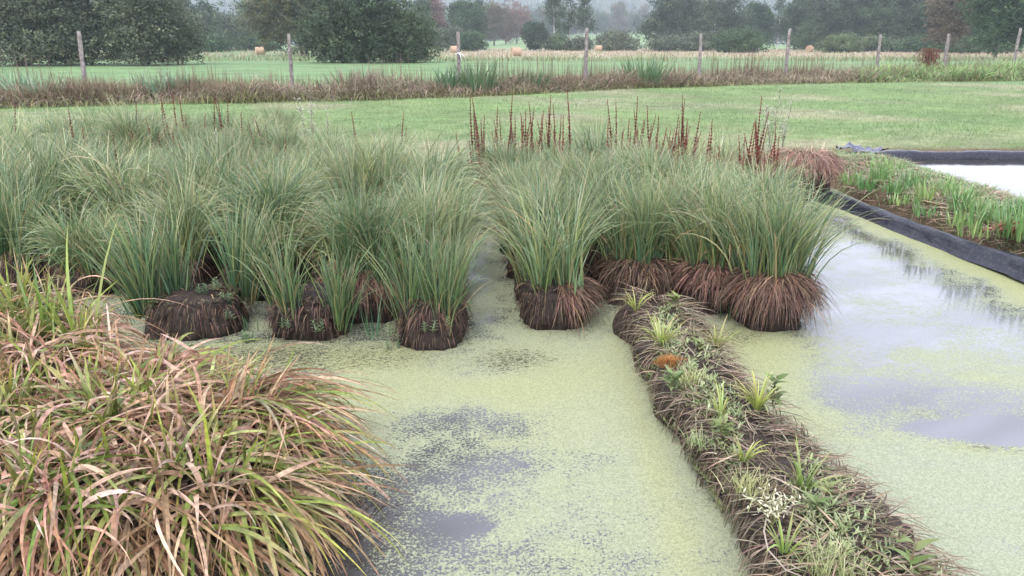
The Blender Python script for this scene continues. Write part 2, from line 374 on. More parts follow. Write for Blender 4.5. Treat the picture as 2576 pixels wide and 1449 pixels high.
# denser, yellower weed along the bund's left foot: reflection shading put into colour
e3 = np.exp(-((co[:, 0]-.78)/.16)**2)*sstep(co[:, 1], 1.5, 2.5)*(1-sstep(co[:, 1], 5.6, 6.2)); cc[:, 0] = np.maximum(cc[:, 0], e3*.95); cc[:, 1] = np.maximum(cc[:, 1], e3*.75)
ca.data.foreach_set('color', cc.ravel())
pond('pond_water', P2[0]-.1, P2[1], P2[2], P2[3]-.05, .15, .2, (-.9, .5, 0), [(2330, 402, 60, 4, (.3, .6, 0))], 'clear bright water of the smaller lined pond on the right')

# ------------------------------------------------------------------ pond liners
def sweep(g, path, prof, colr=(.03, .03, .05), wob=.02, seed=0):
    path = np.asarray(path, float); prof = np.asarray(prof, float)
    T = np.gradient(path, axis=0); T /= np.linalg.norm(T, axis=1)[:, None]; Nn = np.stack([T[:, 1], -T[:, 0], 0*T[:, 0]], -1)
    V = path[:, None]+Nn[:, None]*prof[None, :, 0, None]+np.array([0, 0, 1.])*prof[None, :, 1, None]
    n1 = fbm(V*np.array([1, .8, 3]), 1.6, 4, seed); V[..., 2] += wob*n1*(prof[None, :, 1] > .05); V += Nn[:, None]*(wob*1.2*fbm(V, 1.1, 3, seed+1))[..., None]
    a, b = V.shape[:2]; i = np.arange(a*b).reshape(a, b)
    g.add(V.reshape(-1, 3), gridF(i), colr)
def path(pts, step=.05):
    pts = np.asarray(pts, float); d = np.r_[0, np.cumsum(np.linalg.norm(np.diff(pts, axis=0), axis=1))]
    s = np.arange(0, d[-1], step); return np.stack([np.interp(s, d, pts[:, k]) for k in range(3)], -1)
g = Geo()   # right edge of the big pond: sheet rolled over a low board
prof = [(-.02, -.25), (-.01, .0), (0, .06), (.004, .10), (.012, .13), (.028, .155), (.052, .168), (.08, .165), (.105, .145), (.125, .11), (.14, .06), (.18, .0)]
sweep(g, path([(4.55, 11.45, 0), (4.72, 10.6, 0), (4.82, 9.4, 0), (4.93, 8.3, 0), (5.02, 7.4, .03), (5.1, 6, 0), (5.15, 3, 0), (5.15, 1, 0)]), prof, wob=.022)
o = g.build('pond_liner', M_liner, smooth=True); tag(o, 'black plastic sheet rolled over the raised edge between green pond and grassy bank', 'pond liner')
g = Geo()   # far and left edges of the second pond
pr2 = [(.02, -.3), (.0, -.05), (0, .05), (-.02, .14), (-.08, .17), (-.16, .165), (-.22, .13), (-.26, .04), (-.3, -.03)]
sweep(g, path([(6.6, 5, .1), (6.55, 9, .1), (6.5, 12, .1), (6.48, 13.9, .1), (6.62, 14.35, .1), (7.2, 14.5, .11), (9, 14.5, .11), (12.9, 14.45, .11)]), pr2, wob=.03, seed=2)
o = g.build('pond_liner', M_liner, smooth=True); tag(o, 'black plastic rim around the far edge of the smaller clear pond', 'pond liner')
# crumpled end of the sheet at the pond corner
g = Geo()
X, Y = np.meshgrid(np.linspace(-.38, .42, 26), np.linspace(-.22, .22, 16))
Z = .06+.09*np.abs(fbm(np.stack([X, Y], -1), 3.2, 3, 5))+.12*np.exp(-((X+.2)/.1)**2-((Y)/.1)**2)
g.add(np.stack([X, Y, Z], -1).reshape(-1, 3), gridF(np.arange(16*26).reshape(16, 26)), (.1, .1, .12))
M_crump = plain('crumpled_plastic', (.07, .072, .10), .3)
o = g.build('plastic_sheet', M_crump, smooth=True); o.location = (6.35, 14.45, FZ); tag(o, 'crumpled pale loose end of plastic at the corner of the clear pond', 'plastic sheet')

# ------------------------------------------------------------------ sedge tussocks
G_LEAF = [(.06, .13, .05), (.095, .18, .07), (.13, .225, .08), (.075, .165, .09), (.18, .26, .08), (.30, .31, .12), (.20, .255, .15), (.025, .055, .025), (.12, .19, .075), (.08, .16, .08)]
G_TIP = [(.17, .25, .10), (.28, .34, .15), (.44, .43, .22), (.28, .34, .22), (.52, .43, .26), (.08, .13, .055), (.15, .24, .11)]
THATCH = [(.22, .125, .085), (.28, .17, .12), (.15, .085, .06), (.36, .24, .165), (.08, .045, .035)]
def peat_mesh(parent, rx, ry, h, seed, name='peat_block', colr=(.03, .02, .016), sq=3.6, fibre=260):
    n1, n2 = 84, 34; th = np.linspace(0, 2*math.pi, n1+1); ph = np.linspace(-.35, math.pi/2-1e-5, n2)
    T, Pp = np.meshgrid(th, ph)
    ce = np.sign(np.cos(T))*np.abs(np.cos(T))**(2/sq*1.3); se = np.sign(np.sin(T))*np.abs(np.sin(T))**(2/sq*1.3)
    r = np.cos(Pp)**.32
    V = np.stack([rx*ce*r, ry*se*r, h*np.sign(np.sin(Pp))*np.abs(np.sin(Pp))**.8], -1)
    V[:, -1] = V[:, 0]
    dd = 1+.15*fbm(V+seed*3.1, 3.4, 4, seed)+.07*fbm(V+seed, 15, 3, seed); dd[:, -1] = dd[:, 0]
    V[..., :2] *= dd[..., None]; V[..., 2] *= 1+.2*fbm(V+seed, 4.5, 4, seed+1)
    g = Geo(); i = np.arange(V.shape[0]*V.shape[1]).reshape(V.shape[:2])
    c = np.array(colr)*(1+.35*fbm(V, 5, 3, seed+2))[..., None]
    wet = sstep(V[..., 2], -.02, .07); c = c*(.55+.45*wet)[..., None]       # wet foot of the peat
    g.add(V.reshape(-1, 3), gridF(i), c.reshape(-1, 3))
    if fibre:
        az = U(0, 6.28, fibre); q = U(.82, 1.0, fibre); zb = U(.25, 1, fibre)*h
        cx = np.sign(np.cos(az))*np.abs(np.cos(az))**(2/sq*1.3); sx = np.sign(np.sin(az))*np.abs(np.sin(az))**(2/sq*1.3)
        b = np.stack([cx*rx*1.02, sx*ry*1.02, zb], -1)
        blades(g, b, az, U(.04, .16, fibre), U(.003, .008, fibre), U(2.0, 2.8, fibre), U(2.7, 3.2, fibre), pick(THATCH, fibre, .4)*.42, pick(THATCH, fibre, .4)*.3, seg=3, curl=U(-.6, .6, fibre))
        m = fibre*2; az = U(0, 6.28, m); cx = np.sign(np.cos(az))*np.abs(np.cos(az))**(2/sq*1.3); sx = np.sign(np.sin(az))*np.abs(np.sin(az))**(2/sq*1.3)
        q = U(.55, 1.04, m); b = np.stack([cx*rx*q, sx*ry*q, np.where(q > .9, U(.0, .95, m), 1.0)*h], -1)      # crumbs, rootlets and moss on the surface
        blades(g, b, U(0, 6.28, m), U(.01, .05, m), U(.006, .014, m), U(.3, 1.6, m), U(1.2, 2.6, m), pick([(.05, .035, .025), (.09, .06, .045), (.16, .12, .08), (.07, .09, .03), (.02, .014, .012)], m, .3), pick([(.05, .035, .025), (.12, .085, .06), (.1, .12, .05)], m, .3), seg=2, curl=U(-1, 1, m))
    return g.build(name, M_peat, parent, smooth=True)
def sedge_leaves(parent, n, rx, ry, h, Lm, spread=.55, droop=1.5, clumps=None, wid=.0085, pal=G_LEAF, tip=G_TIP, name='leaf_tuft', seg=7, lean=(0, 0), gs=1.0):
    g = Geo()
    if clumps is None:
        k = 9; clumps = [(U(-.75, .75, 1)[0]*rx, U(-.75, .75, 1)[0]*ry, 1.) for _ in range(k)]
    cl = np.array([c[:2] for c in clumps]); cw = np.array([c[2] for c in clumps]); ci = rng.choice(len(cl), n, p=cw/cw.sum())
    off = rng.normal(0, .035, (n, 2)); b2 = cl[ci]+off
    rr = np.sqrt((b2[:, 0]/rx)**2+(b2[:, 1]/ry)**2)
    az = np.arctan2(b2[:, 1]*.8+off[:, 1]*5+lean[1]*.1, b2[:, 0]*.8+off[:, 0]*5+lean[0]*.1)+rng.normal(0, .5, n)
    L = Lm*np.clip(rng.normal(1, .17, n), .45, 1.35)
    p0 = np.clip(.04+.16*rr+rng.normal(0, .09, n), -.15, .6)
    arch = rng.random(n) < .55*min(1, spread+.35)
    p1 = p0+np.where(arch, np.clip(rng.normal(droop*1.0, .4, n), .5, 2.5), np.clip(rng.normal(droop*.4, .25, n), .05, 1.2))*(.5+.65*spread)
    zz = h*np.clip(1.02-.35*rr**2, .3, 1)
    b = np.stack([b2[:, 0], b2[:, 1], zz-.02], -1)
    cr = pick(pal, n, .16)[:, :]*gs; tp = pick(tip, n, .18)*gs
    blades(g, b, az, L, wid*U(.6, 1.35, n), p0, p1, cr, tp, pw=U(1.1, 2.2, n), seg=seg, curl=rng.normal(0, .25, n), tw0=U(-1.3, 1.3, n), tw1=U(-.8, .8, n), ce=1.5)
    # a few long yellow and dead leaves among the green
    m = max(3, n//14); s = rng.choice(n, m)
    blades(g, b[s], az[s], L[s]*U(.6, 1.05, m), wid*U(.6, 1.2, m), p0[s]+.1, p1[s]+.5, pick([(.3, .25, .08), (.42, .28, .14)], m), pick([(.45, .28, .12), (.5, .36, .2)], m), pw=1.4, seg=seg, curl=.2)
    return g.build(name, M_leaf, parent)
def thatch(parent, n, rx, ry, h, L=(.2, .42), out=1.0, name='dead_thatch', pal=THATCH, arc=None, p0=(.9, 1.7), wid=.008, jit=.5, pw=(.25, .75)):
    g = Geo(); az = U(0, 6.28, n) if arc is None else U(arc[0], arc[1], n)
    q = np.sqrt(U(.12, .82, n))
    b = np.stack([np.cos(az)*rx*q, np.sin(az)*ry*q, h*(1.02-.4*q**3)+U(-.01, .04, n)], -1)
    blades(g, b, az+rng.normal(0, jit, n), U(L[0], L[1], n)*U(.45, 1.1, n), wid*U(.6, 1.4, n), U(p0[0], p0[1], n)*np.clip(q, .6, 1), U(2.4, 3.15, n), pick(pal, n, .3), pick(pal, n, .3)*.62, pw=U(pw[0], pw[1], n), seg=6, curl=rng.normal(0, .3, n))
    return g.build(name, M_dry, parent)
def herb(g, b, n, size, pal=((.14, .24, .11), (.2, .3, .14), (.26, .33, .2)), h=.12):
    """upright little stems with pointed leaf pairs"""
    for k in range(n):
        a0 = U(0, 6.28, 1)[0]; hh = h*U(.6, 1.2, 1)[0]; bb = np.array(b)+np.r_[rng.normal(0, size*.5, 2), 0]
        lean = rng.normal(0, .2); top = bb+np.array([lean*hh*math.cos(a0), lean*hh*math.sin(a0), hh])
        m = 7; s = np.linspace(.15, 1, m); P = bb+(top-bb)*s[:, None]
        P = np.repeat(P, 2, 0); az = np.tile([0, math.pi], m)+np.repeat(np.arange(m)*1.57+a0, 2)
        L_ = size*(.9-.4*np.repeat(s, 2))*U(.8, 1.2, 2*m)
        blades(g, P, az, L_, L_*.36, .9, 1.7, pick(pal, 2*m), pick(pal, 2*m), seg=4, taper=1.6, tw0=0)
        blades(g, [bb], a0, hh, .005, .05, .1, (.12, .1, .06), (.16, .2, .08), seg=2)

def tussock(label, loc, rx, ry, h, n=420, L=.85, group=None, rz=0, thatchn=140, clumps=None, arc=None, tL=(.15, .3), spread=.55, droop=1.5, herbs=(), seedv=0, fans=(), peat=(.028, .019, .015), fibre=520, wid=.0085, gs=1., tp0=(.9, 1.7), tout=1.):
    t = thing('sedge_tussock', label, 'sedge tussock', loc, group, rz)
    peat_mesh(t, rx, ry, h, seedv, colr=peat, fibre=fibre)
    if n: sedge_leaves(t, n, rx, ry, h, L, spread, droop, clumps, gs=gs, wid=wid)
    if fans:
        g = Geo()
        for fx, fy, fn, fl in fans:
            a = U(0, 6.28, fn); b = np.stack([fx+rng.normal(0, .03, fn), fy+rng.normal(0, .03, fn), np.full(fn, h*.9)], -1)
            blades(g, b, a, fl*U(.5, 1.1, fn), .015*U(.6, 1.2, fn), U(.0, .32, fn), U(.15, .9, fn), pick([(.10, .2, .11), (.14, .25, .13), (.08, .17, .09), (.19, .29, .12)], fn), pick([(.15, .26, .14), (.2, .3, .15), (.34, .34, .13)], fn), pw=1.6, seg=6, tw0=U(-1.4, 1.4, fn))
        g.build('broad_leaf_fan', M_leaf, t)
    if thatchn: thatch(t, thatchn, rx, ry, h, tL, arc=arc, p0=tp0)
    if herbs:
        for hb in herbs: g = Geo(); herb(g, hb[:3], hb[3], .055, h=.1); g.build('broad_leaved_weed', M_leaf, t)
    return t
def px(u, v): x, y = atz(u, v, 0); return x, y
# the front row standing in the open water
x, y = px(1078, 882)
tussock('sedge tussock furthest out in the green water, dark peat block with small star-leaved weeds', (x, y+.30, 0), .245, .27, .33, n=420, L=.62, thatchn=170, seedv=1, fans=((-.08, -.1, 14, .5), (.1, -.05, 12, .55)),
        herbs=[(-.3, -.16, .06, 2), (.0, -.3, .16, 2), (.12, -.3, .18, 1), (-.28, -.28, .0, 2), (.27, -.15, .25, 2)], tL=(.14, .3), spread=.4, droop=1.1, wid=.008)
tussock('tall dense arching sedge tussock directly behind the one furthest out in the water', (x-.06, y+.95, 0), .27, .38, .34, n=640, L=.78, thatchn=60, seedv=2, spread=.5, droop=1.4)
x, y = px(1395, 832)
tussock('square dark peat block with straw over its right half, right of the open channel', (x, y+.30, 0), .265, .29, .32, n=330, L=.82, thatchn=520, seedv=3, fans=((-.08, -.14, 22, .7), (.1, -.12, 18, .75), (.2, -.2, 10, .5)), arc=(-1.35, .6), tL=(.28, .5), tp0=(1.1, 1.75),
        clumps=[(-.1, -.14, 1.2), (.1, -.1, 1), (-.14, .1, 1.4), (.05, .12, 1.3), (.15, .15, .7), (-.2, .2, 1.2)], droop=1.45)
tussock('arching sedge tussock filling in behind the square dark peat block', (x+.0, y+.92, 0), .28, .34, .34, n=600, L=.78, thatchn=160, seedv=4, spread=.55, droop=1.5)
x, y = px(1625, 770)
tussock('sedge tussock with brown thatch at the far end of the planted bund', (x, y+.28, 0), .34, .27, .33, n=420, L=.84, thatchn=900, seedv=5, fans=((.0, -.08, 60, .85), (.12, -.02, 40, .85), (-.2, 0, 14, .6)), tL=(.2, .42),
        clumps=[(.0, -.05, 2.2), (.1, -.0, 1.6), (-.22, .05, .7), (.28, -.05, 1), (.2, .15, 1), (-.05, .18, 1)], droop=1.3)
x, y = px(1962, 840)
tussock('nearest tussock on the right with a thick skirt of hanging brown dead leaves', (x, y+.31, 0), .265, .27, .40, n=560, L=.86, thatchn=2600, seedv=6, fans=((.0, -.12, 40, .8), (.14, -.06, 50, .75), (-.14, -.05, 20, .7)), tL=(.28, .46), spread=.55, droop=1.35, tp0=(1.2, 1.7),
        clumps=[(-.15, -.1, 1), (-.02, -.12, 1.6), (.06, -.08, 2), (.2, -.05, 2), (.22, .12, 1.6), (0, .12, 2), (-.2, .1, 2), (.12, .05, 1)])
tussock('brown skirted tussock tucked behind and left of the nearest right hand tussock', (x-.36, y+.75, 0), .25, .3, .38, n=520, L=.84, thatchn=1300, seedv=7, tL=(.25, .42), tp0=(1.2, 1.7), spread=.7, droop=1.6)
tussock('reddish thatched tussock edging the dark gap behind the bund end', (x-.50, y+1.35, 0), .25, .28, .38, n=520, L=.84, thatchn=1100, seedv=8, tL=(.25, .42), tp0=(1.2, 1.7), spread=.7, droop=1.6)
x, y = px(765, 862)
tussock('dark peat block with two separate leaf tufts, second from the left in the front row', (x, y+.30, 0), .30, .28, .30, n=230, L=.6, thatchn=170, seedv=9, fans=((.26, -.22, 30, .5), (-.12, -.2, 12, .45)), tL=(.12, .28), droop=1.0, spread=.4,
        clumps=[(-.12, -.2, 1.6), (-.25, -.05, 1), (.27, -.22, 1.8)], herbs=[(-.1, -.32, .12, 2), (.12, -.34, .1, 2), (-.42, -.3, .0, 4)])
tussock('red brown thatched tussock rising behind the block with two separate leaf tufts', (x+.33, y+.80, 0), .30, .36, .36, n=560, L=.82, thatchn=1300, seedv=10, tL=(.25, .45), tp0=(1.2, 1.7), spread=.7, droop=1.5)
x, y = px(465, 856)
tussock('bare rounded dark peat mound with leaf fans at both ends, leftmost in the front row', (x, y+.34, 0), .36, .32, .27, n=460, L=.76, thatchn=110, seedv=11, fans=((-.36, -.1, 60, .8), (-.2, .05, 30, .8), (.27, .2, 60, .85)), tL=(.12, .28), spread=.35, droop=.9, wid=.0105,
        clumps=[(-.40, -.12, 3), (-.33, .02, 2), (-.2, .12, 1), (.25, .22, 2.6), (.36, .1, 1.6)], herbs=[(.05, .05, .24, 5), (.28, -.12, .2, 5), (.33, -.2, .12, 3), (.1, .1, .26, 4)])
# tussocks packed behind them: a few kinds copied over the planted bed
protos = []
for k in range(6):
    protos.append(tussock('grassy sedge tussock in the packed bed behind the front row', (0, -60-3*k, 0), .29, .29, .34, n=620 if k < 4 else 540, L=[.74, .8, .7, .84, .78, .66][k],
                          thatchn=420, seedv=12+k, spread=[.5, .65, .75, .5, .9, .4][k], droop=[1.5, 1.8, 1.9, 1.6, 2, 1.3][k], fibre=120, gs=[1, 1.05, 1.15, .85, 1.1, .95][k], wid=.0105, fans=(((.1, -.05, 30, .75), (-.1, .1, 26, .7)) if k in (0, 3, 5) else ())))
GR = {'left': ('arching sedge tussock in the packed bed on the left, behind the foreground tussocks', 'sedge tussocks packed in the left bed'),
      'mid': ('arching sedge tussock in the packed bed left of the open channel', 'sedge tussocks packed left of the channel'),
      'right': ('arching sedge tussock in the packed bed right of the open channel', 'sedge tussocks packed right of the channel'),
      'back': ('lower sedge tussock on the rear margin of the pond, before the mown grass', 'sedge tussocks on the rear margin')}
used = [False]*6; cnt = 0
def front_y(X):   # the line behind the front row
    return np.interp(X, [-6, -3.6, -2.9, -2.3, -1.6, -1.0, -.45, 0, .6, 1.4, 2.0, 2.5], [6.4, 6.5, 6.7, 6.9, 7.0, 6.9, 6.95, 7.3, 7.0, 6.95, 7.6, 7.4])
rows = [(-7.0, 'left'), (-6.2, 'left'), (-5.4, 'left'), (-4.65, 'left'), (-3.87, 'left'), (-3.08, 'left'), (-2.28, 'mid'), (-1.48, 'mid'), (-.80, 'mid'), (.28, 'right'), (.98, 'right'), (1.74, 'right'), (2.5, 'right'), (3.2, 'right'), (3.85, 'right')]
for X7, zone0 in rows:
    Y = 6.4+U(0, .2, 1)[0]
    while Y < 14.6:
        Y += U(.40, .56, 1)[0]; X = X7-.06*(Y-7)*(X7 < 2)+rng.normal(0, .06); zone = zone0
        if Y < front_y(X): continue
        lim = np.interp(Y, [6, 7, 9, 10.9, 11.6, 14], [2.0, 2.35, 2.8, 3.25, 3.2, 3.1])
        if X > lim or (Y > 11.9 and X > -3.2) or (Y > 12.6 and X > -3.9) or (Y > 11.0 and X > -.5): continue
        if abs(X) > .68*Y+.6: continue
        z0 = 0; s = U(.78, 1.14, 1)[0]
        if Y > 11.2: zone = 'back'; z0 = .1; s *= .72
        elif Y > 9: s *= .86
        if X > 2.2: s *= .85
        if X < -3 and Y > 12: s *= 1.25
        k = int(rng.integers(0, 6)); lab, grp = GR[zone]; loc = (X, Y, z0); rz = U(0, 6.28, 1)[0]
        if used[k]: q = dup(protos[k], loc, rz, (s, s, s*U(.82, 1.15, 1)[0]), lab, grp)
        else:
            used[k] = True; q = protos[k]; q.location = loc; q.rotation_euler = (0, 0, rz); q['label'] = lab; q['group'] = grp
        q.rotation_euler = (rng.normal(0, .05), rng.normal(0, .05), rz); cnt += 1
print('bed tussocks', cnt)
# brown tussock at the corner by the liner
x, y = px(2030, 505)
t = thing('sedge_tussock', 'almost leafless mound of reddish dead sedge at the corner where the black liner starts', 'sedge tussock', (x-.02, y+.34, 0))
peat_mesh(t, .42, .38, .5, 31, fibre=60); thatch(t, 2600, .46, .42, .62, (.3, .6), p0=(.9, 1.6), wid=.009, pal=[(.36, .2, .15), (.42, .26, .2), (.26, .14, .11), (.5, .33, .25)])
sedge_leaves(t, 40, .35, .3, .5, .4, .6, 1.4, wid=.009)
g = Geo(); n = 60; az = U(0, 6.28, n); b = np.stack([U(-.25, .3, n), U(-.2, .2, n), np.full(n, .52)], -1)
blades(g, b, az, U(.2, .38, n), U(.006, .01, n), U(.2, .8, n), U(.4, 1.2, n), pick([(.5, .36, .27)], n), pick([(.6, .46, .36)], n), seg=3); g.build('broken_stems', M_straw, t)

# ------------------------------------------------------------------ foreground mass of drooping sedge
FG_DRY = [(.45, .265, .16), (.52, .335, .22), (.34, .18, .105), (.60, .43, .31), (.21, .105, .06), (.38, .25, .13)]
FG_GRN = [(.17, .25, .04), (.23, .31, .06), (.12, .2, .035), (.3, .35, .10)]
def droop_tussock(label, loc, rx, ry, h, n, L, bias=None, seedv=0, up=.16, green=.42, wid=.022):
    t = thing('drooping_sedge', label, 'sedge tussock', loc)
    peat_mesh(t, rx, ry, h, seedv, fibre=120, colr=(.05, .03, .02))
    for part, frac, pal0, pal1 in (('dry_leaf_tuft', 1-green, FG_DRY, FG_DRY), ('green_leaf_tuft', green, FG_GRN, None)):
        m = int(n*frac); g = Geo()
        az = U(0, 6.28, m)
        if bias is not None:
            k = rng.random(m) < .62; az[k] = rng.normal(bias, .6, k.sum())
        # leaves leave from rosettes
        nr = 26; ra = U(0, 6.28, nr); rq = np.sqrt(U(0, 1, nr)); rx_, ry_ = np.cos(ra)*rx*rq*1.02, np.sin(ra)*ry*rq*1.02
        ri = rng.integers(0, nr, m); bx = rx_[ri]+rng.normal(0, .02, m); by = ry_[ri]+rng.normal(0, .02, m)
        q = rq[ri]; outa = np.arctan2(ry_[ri], rx_[ri])
        d = (az-outa+math.pi) % (2*math.pi)-math.pi; az = outa+d*(1-.45*q)
        bz = h*np.clip(1.04-.6*q**3, .3, 1.04)
        isup = rng.random(m) < (up if part == 'green_leaf_tuft' else .04)
        p0 = np.where(isup, U(0, .35, m), U(.45, 1.15, m)+.25*q); p1 = np.where(isup, p0+U(.1, 1.0, m), U(2.0, 3.15, m))
        LL = np.where(isup, L*U(.35, .65, m), L*U(.6, 1.2, m))
        c0 = pick(pal0, m, .16)*U(.6, 1.1, (m))[:, None]
        if pal1 is None:
            c1 = pick(FG_GRN, m, .15); dd = rng.random(m) < .5; c1[dd] = pick(FG_DRY, dd.sum(), .1); c1[~dd] = c1[~dd]*np.array([1.3, 1.0, .7])
        else: c1 = pick(pal1, m, .16)*1.12
        dryp = part == 'dry_leaf_tuft'
        blades(g, np.stack([bx, by, bz], -1), az, LL, wid*U(.45, 1.2, m)*(0.85 if dryp else 1), p0, p1, c0, c1, pw=U(.5, 1.1, m), seg=9,
               curl=rng.normal(0, .55 if dryp else .3, m), tw0=U(-.8, .8, m), tw1=rng.normal(0, 1.6 if dryp else .5, m), ce=2.0, taper=2.6)
        if dryp:   # curled broken ends lying over the top
            k = n//7; b = np.stack([U(-rx, rx, k), U(-ry, ry, k), h+U(0, .09, k)], -1)
            blades(g, b, U(0, 6.28, k), U(.15, .42, k), wid*U(.5, 1.3, k), U(.2, 1.4, k), U(1.6, 4.6, k), pick(FG_DRY, k), pick([(.66, .5, .42), (.5, .33, .25)], k), seg=9, curl=rng.normal(0, 1, k), tw1=rng.normal(0, 2.0, k))
        g.build(part, M_dry if dryp else M_fg, t)
    return t
droop_tussock('pink-brown drooping foreground tussock at the near right corner of the mass, over dark water', (-1.45, 3.12, 0), .33, .36, .29, 684, .72, bias=-.7, seedv=41)
droop_tussock('dead drooping foreground tussock at the far right corner of the mass, tips over pale duckweed', (-1.48, 3.74, 0), .36, .36, .33, 684, .72, bias=.1, seedv=42)
droop_tussock('foreground tussock of hanging tan and lime leaves, middle of the bottom edge fringe', (-2.07, 3.02, 0), .36, .36, .30, 648, .74, bias=-1.5, seedv=43)
droop_tussock('foreground tussock of curled dead leaves mid mass, with lime shoots on top', (-2.10, 3.72, 0), .38, .38, .33, 612, .66, seedv=44, up=.35)
droop_tussock('foreground tussock with the greenest hanging leaves, in the bottom left corner', (-2.62, 3.0, 0), .36, .36, .30, 576, .72, bias=-1.5, seedv=45, green=.55)
droop_tussock('foreground tussock of flattened dead leaves on the left edge, halfway down the mass', (-2.74, 3.68, 0), .38, .38, .33, 540, .66, seedv=46, up=.35)
droop_tussock('foreground tussock of pale dead leaves under the broad upright strap leaves', (-2.84, 4.4, 0), .40, .36, .40, 504, .66, seedv=47, up=.3)
droop_tussock('foreground tussock running out along the back edge of the drooping mass', (-2.14, 4.2, 0), .34, .26, .30, 500, .6, seedv=48, bias=1.2)
droop_tussock('tussock at the left edge behind the drooping mass, full of upright lime leaves', (-3.35, 5.0, 0), .4, .4, .42, 460, .8, up=.7, green=.6, seedv=49, wid=.018)
def straps(label, loc, n, L, wid, pal, spread=.5, rz=0, name='strap_leaf_plant', p1=(.3, 1.2), tip=None, cat='waterside plant', group=None, rad=.08, seg=6, mat=None):
    t = thing(name, label, cat, loc, group); g = Geo()
    a = U(0, 6.28, n); b = np.stack([np.cos(a)*rad*U(.1, 1, n), np.sin(a)*rad*U(.1, 1, n), np.zeros(n)], -1)
    blades(g, b, a+rng.normal(0, .6, n), L*U(.5, 1.1, n), wid*U(.7, 1.2, n), U(0, spread, n), U(p1[0], p1[1], n), pick(pal, n, .14), pick(tip or pal, n, .14), pw=U(1, 2.2, n), seg=seg, curl=rng.normal(0, .2, n), taper=2.4)
    g.build('leaf_tuft', mat or M_leaf, t); return t
LIME = [(.16, .25, .05), (.22, .30, .07), (.12, .2, .05)]
straps('upright lime strap leaves standing behind the drooping mass at the left edge', (-3.0, 4.75, .3), 30, .55, .024, LIME, spread=.45)
straps('tallest upright strap leaves leaning right over the drooping mass', (-2.75, 4.7, .3), 10, .85, .024, LIME, spread=.6, p1=(.55, .9))

# ------------------------------------------------------------------ planted bund
def bund_at(y):
    cx = np.interp(y, [1.2, 2.6, 3.9, 5.0, 5.9], [1.50, 1.41, 1.25, 1.15, 1.13])+.02*np.sin(y*3.7+1)+.014*np.sin(y*8.3); hw = np.interp(y, [1.2, 2.6, 3.9, 5.0, 5.9], [.35, .325, .28, .255, .235])
    return cx, hw
def relief(x, y): return .045*fbm(np.stack([x, y], -1), 1.9, 4, 7)+.02*fbm(np.stack([x, y], -1), 7, 3, 3)
bt = thing('planted_bund', 'long narrow strip of peat and matted dead stems crossing the pond towards the viewer', 'floating bund', (0, 0, 0))
ys = np.linspace(5.98, 1.0, 240); th = np.linspace(-.25, math.pi+.25, 40)
TH, YS = np.meshgrid(th, ys); cx, hw = bund_at(YS); endt = np.clip((6.0-YS)/.18, 0, 1)**.5
se = np.sign(np.sin(TH))*np.abs(np.sin(TH))**.5; ce = np.sign(np.cos(TH))*np.abs(np.cos(TH))**.55
V = np.stack([cx+ce*hw*(.85+.15*endt), YS, .25*se*endt], -1)
nn = fbm(V, 2.2, 5, 4); V[..., 0] += ce*.07*nn+.04*fbm(V[..., :2]*np.array([0, 1.]), 1.2, 2, 6); V[..., 2] += relief(V[..., 0], V[..., 1])*sstep(V[..., 2], .04, .15)
g = Geo(); g.add(V.reshape(-1, 3), gridF(np.arange(V.shape[0]*V.shape[1]).reshape(V.shape[:2])), (np.array([.035, .025, .018])*(1+.4*fbm(V, 5, 4, 3))[..., None]).reshape(-1, 3))
g.build('peat_body', M_peat, bt, smooth=True)
BST = [(.18, .125, .085), (.27, .2, .145), (.11, .075, .05), (.38, .31, .23), (.06, .04, .03), (.14, .12, .07)]
g = Geo(); n = 2900
yy = U(1.1, 5.95, n); cx, hw = bund_at(yy); q = U(-1, 1, n); side = np.sign(q+.15)
zz = .262-.10*np.abs(q)**4+relief(cx+q*hw, yy)
rt = q > .0
az = np.where(rt, rng.normal(-.25, .55, n), rng.normal(2.6, 1.1, n))
blades(g, np.stack([cx+q*hw*.93, yy, zz+U(0, .02, n)], -1), az, U(.08, .32, n), U(.004, .009, n), U(1.2, 1.6, n), U(1.55, 1.9, n)+np.abs(q)**2*.9, pick(BST, n, .22), pick(BST, n, .22), pw=1.2, seg=4, curl=rng.normal(0, .4, n))
# stems hanging down both flanks
n = 2000; yy = U(1.1, 5.98, n); cx, hw = bund_at(yy); sd = np.where(rng.random(n) < .5, -1., 1.)
blades(g, np.stack([cx+sd*hw*.98, yy, U(.08, .25, n)], -1), np.where(sd > 0, 0, math.pi)+rng.normal(0, .5, n), U(.06, .2, n), U(.004, .01, n), U(2.1, 2.7, n), U(2.9, 3.3, n), pick(BST, n, .25)*.75, pick(BST, n, .25)*.6, pw=.5, seg=4)
n = 260; b = np.stack([1.13+U(-.25, .25, n), 5.97+U(-.03, .03, n), U(.06, .25, n)], -1)
blades(g, b, rng.normal(1.57, .6, n), U(.1, .25, n), .006, 1.5, 3.0, pick(BST, n, .2), pick(BST, n, .2), pw=.6, seg=4)
g.build('dead_stem_mat', M_straw, bt)
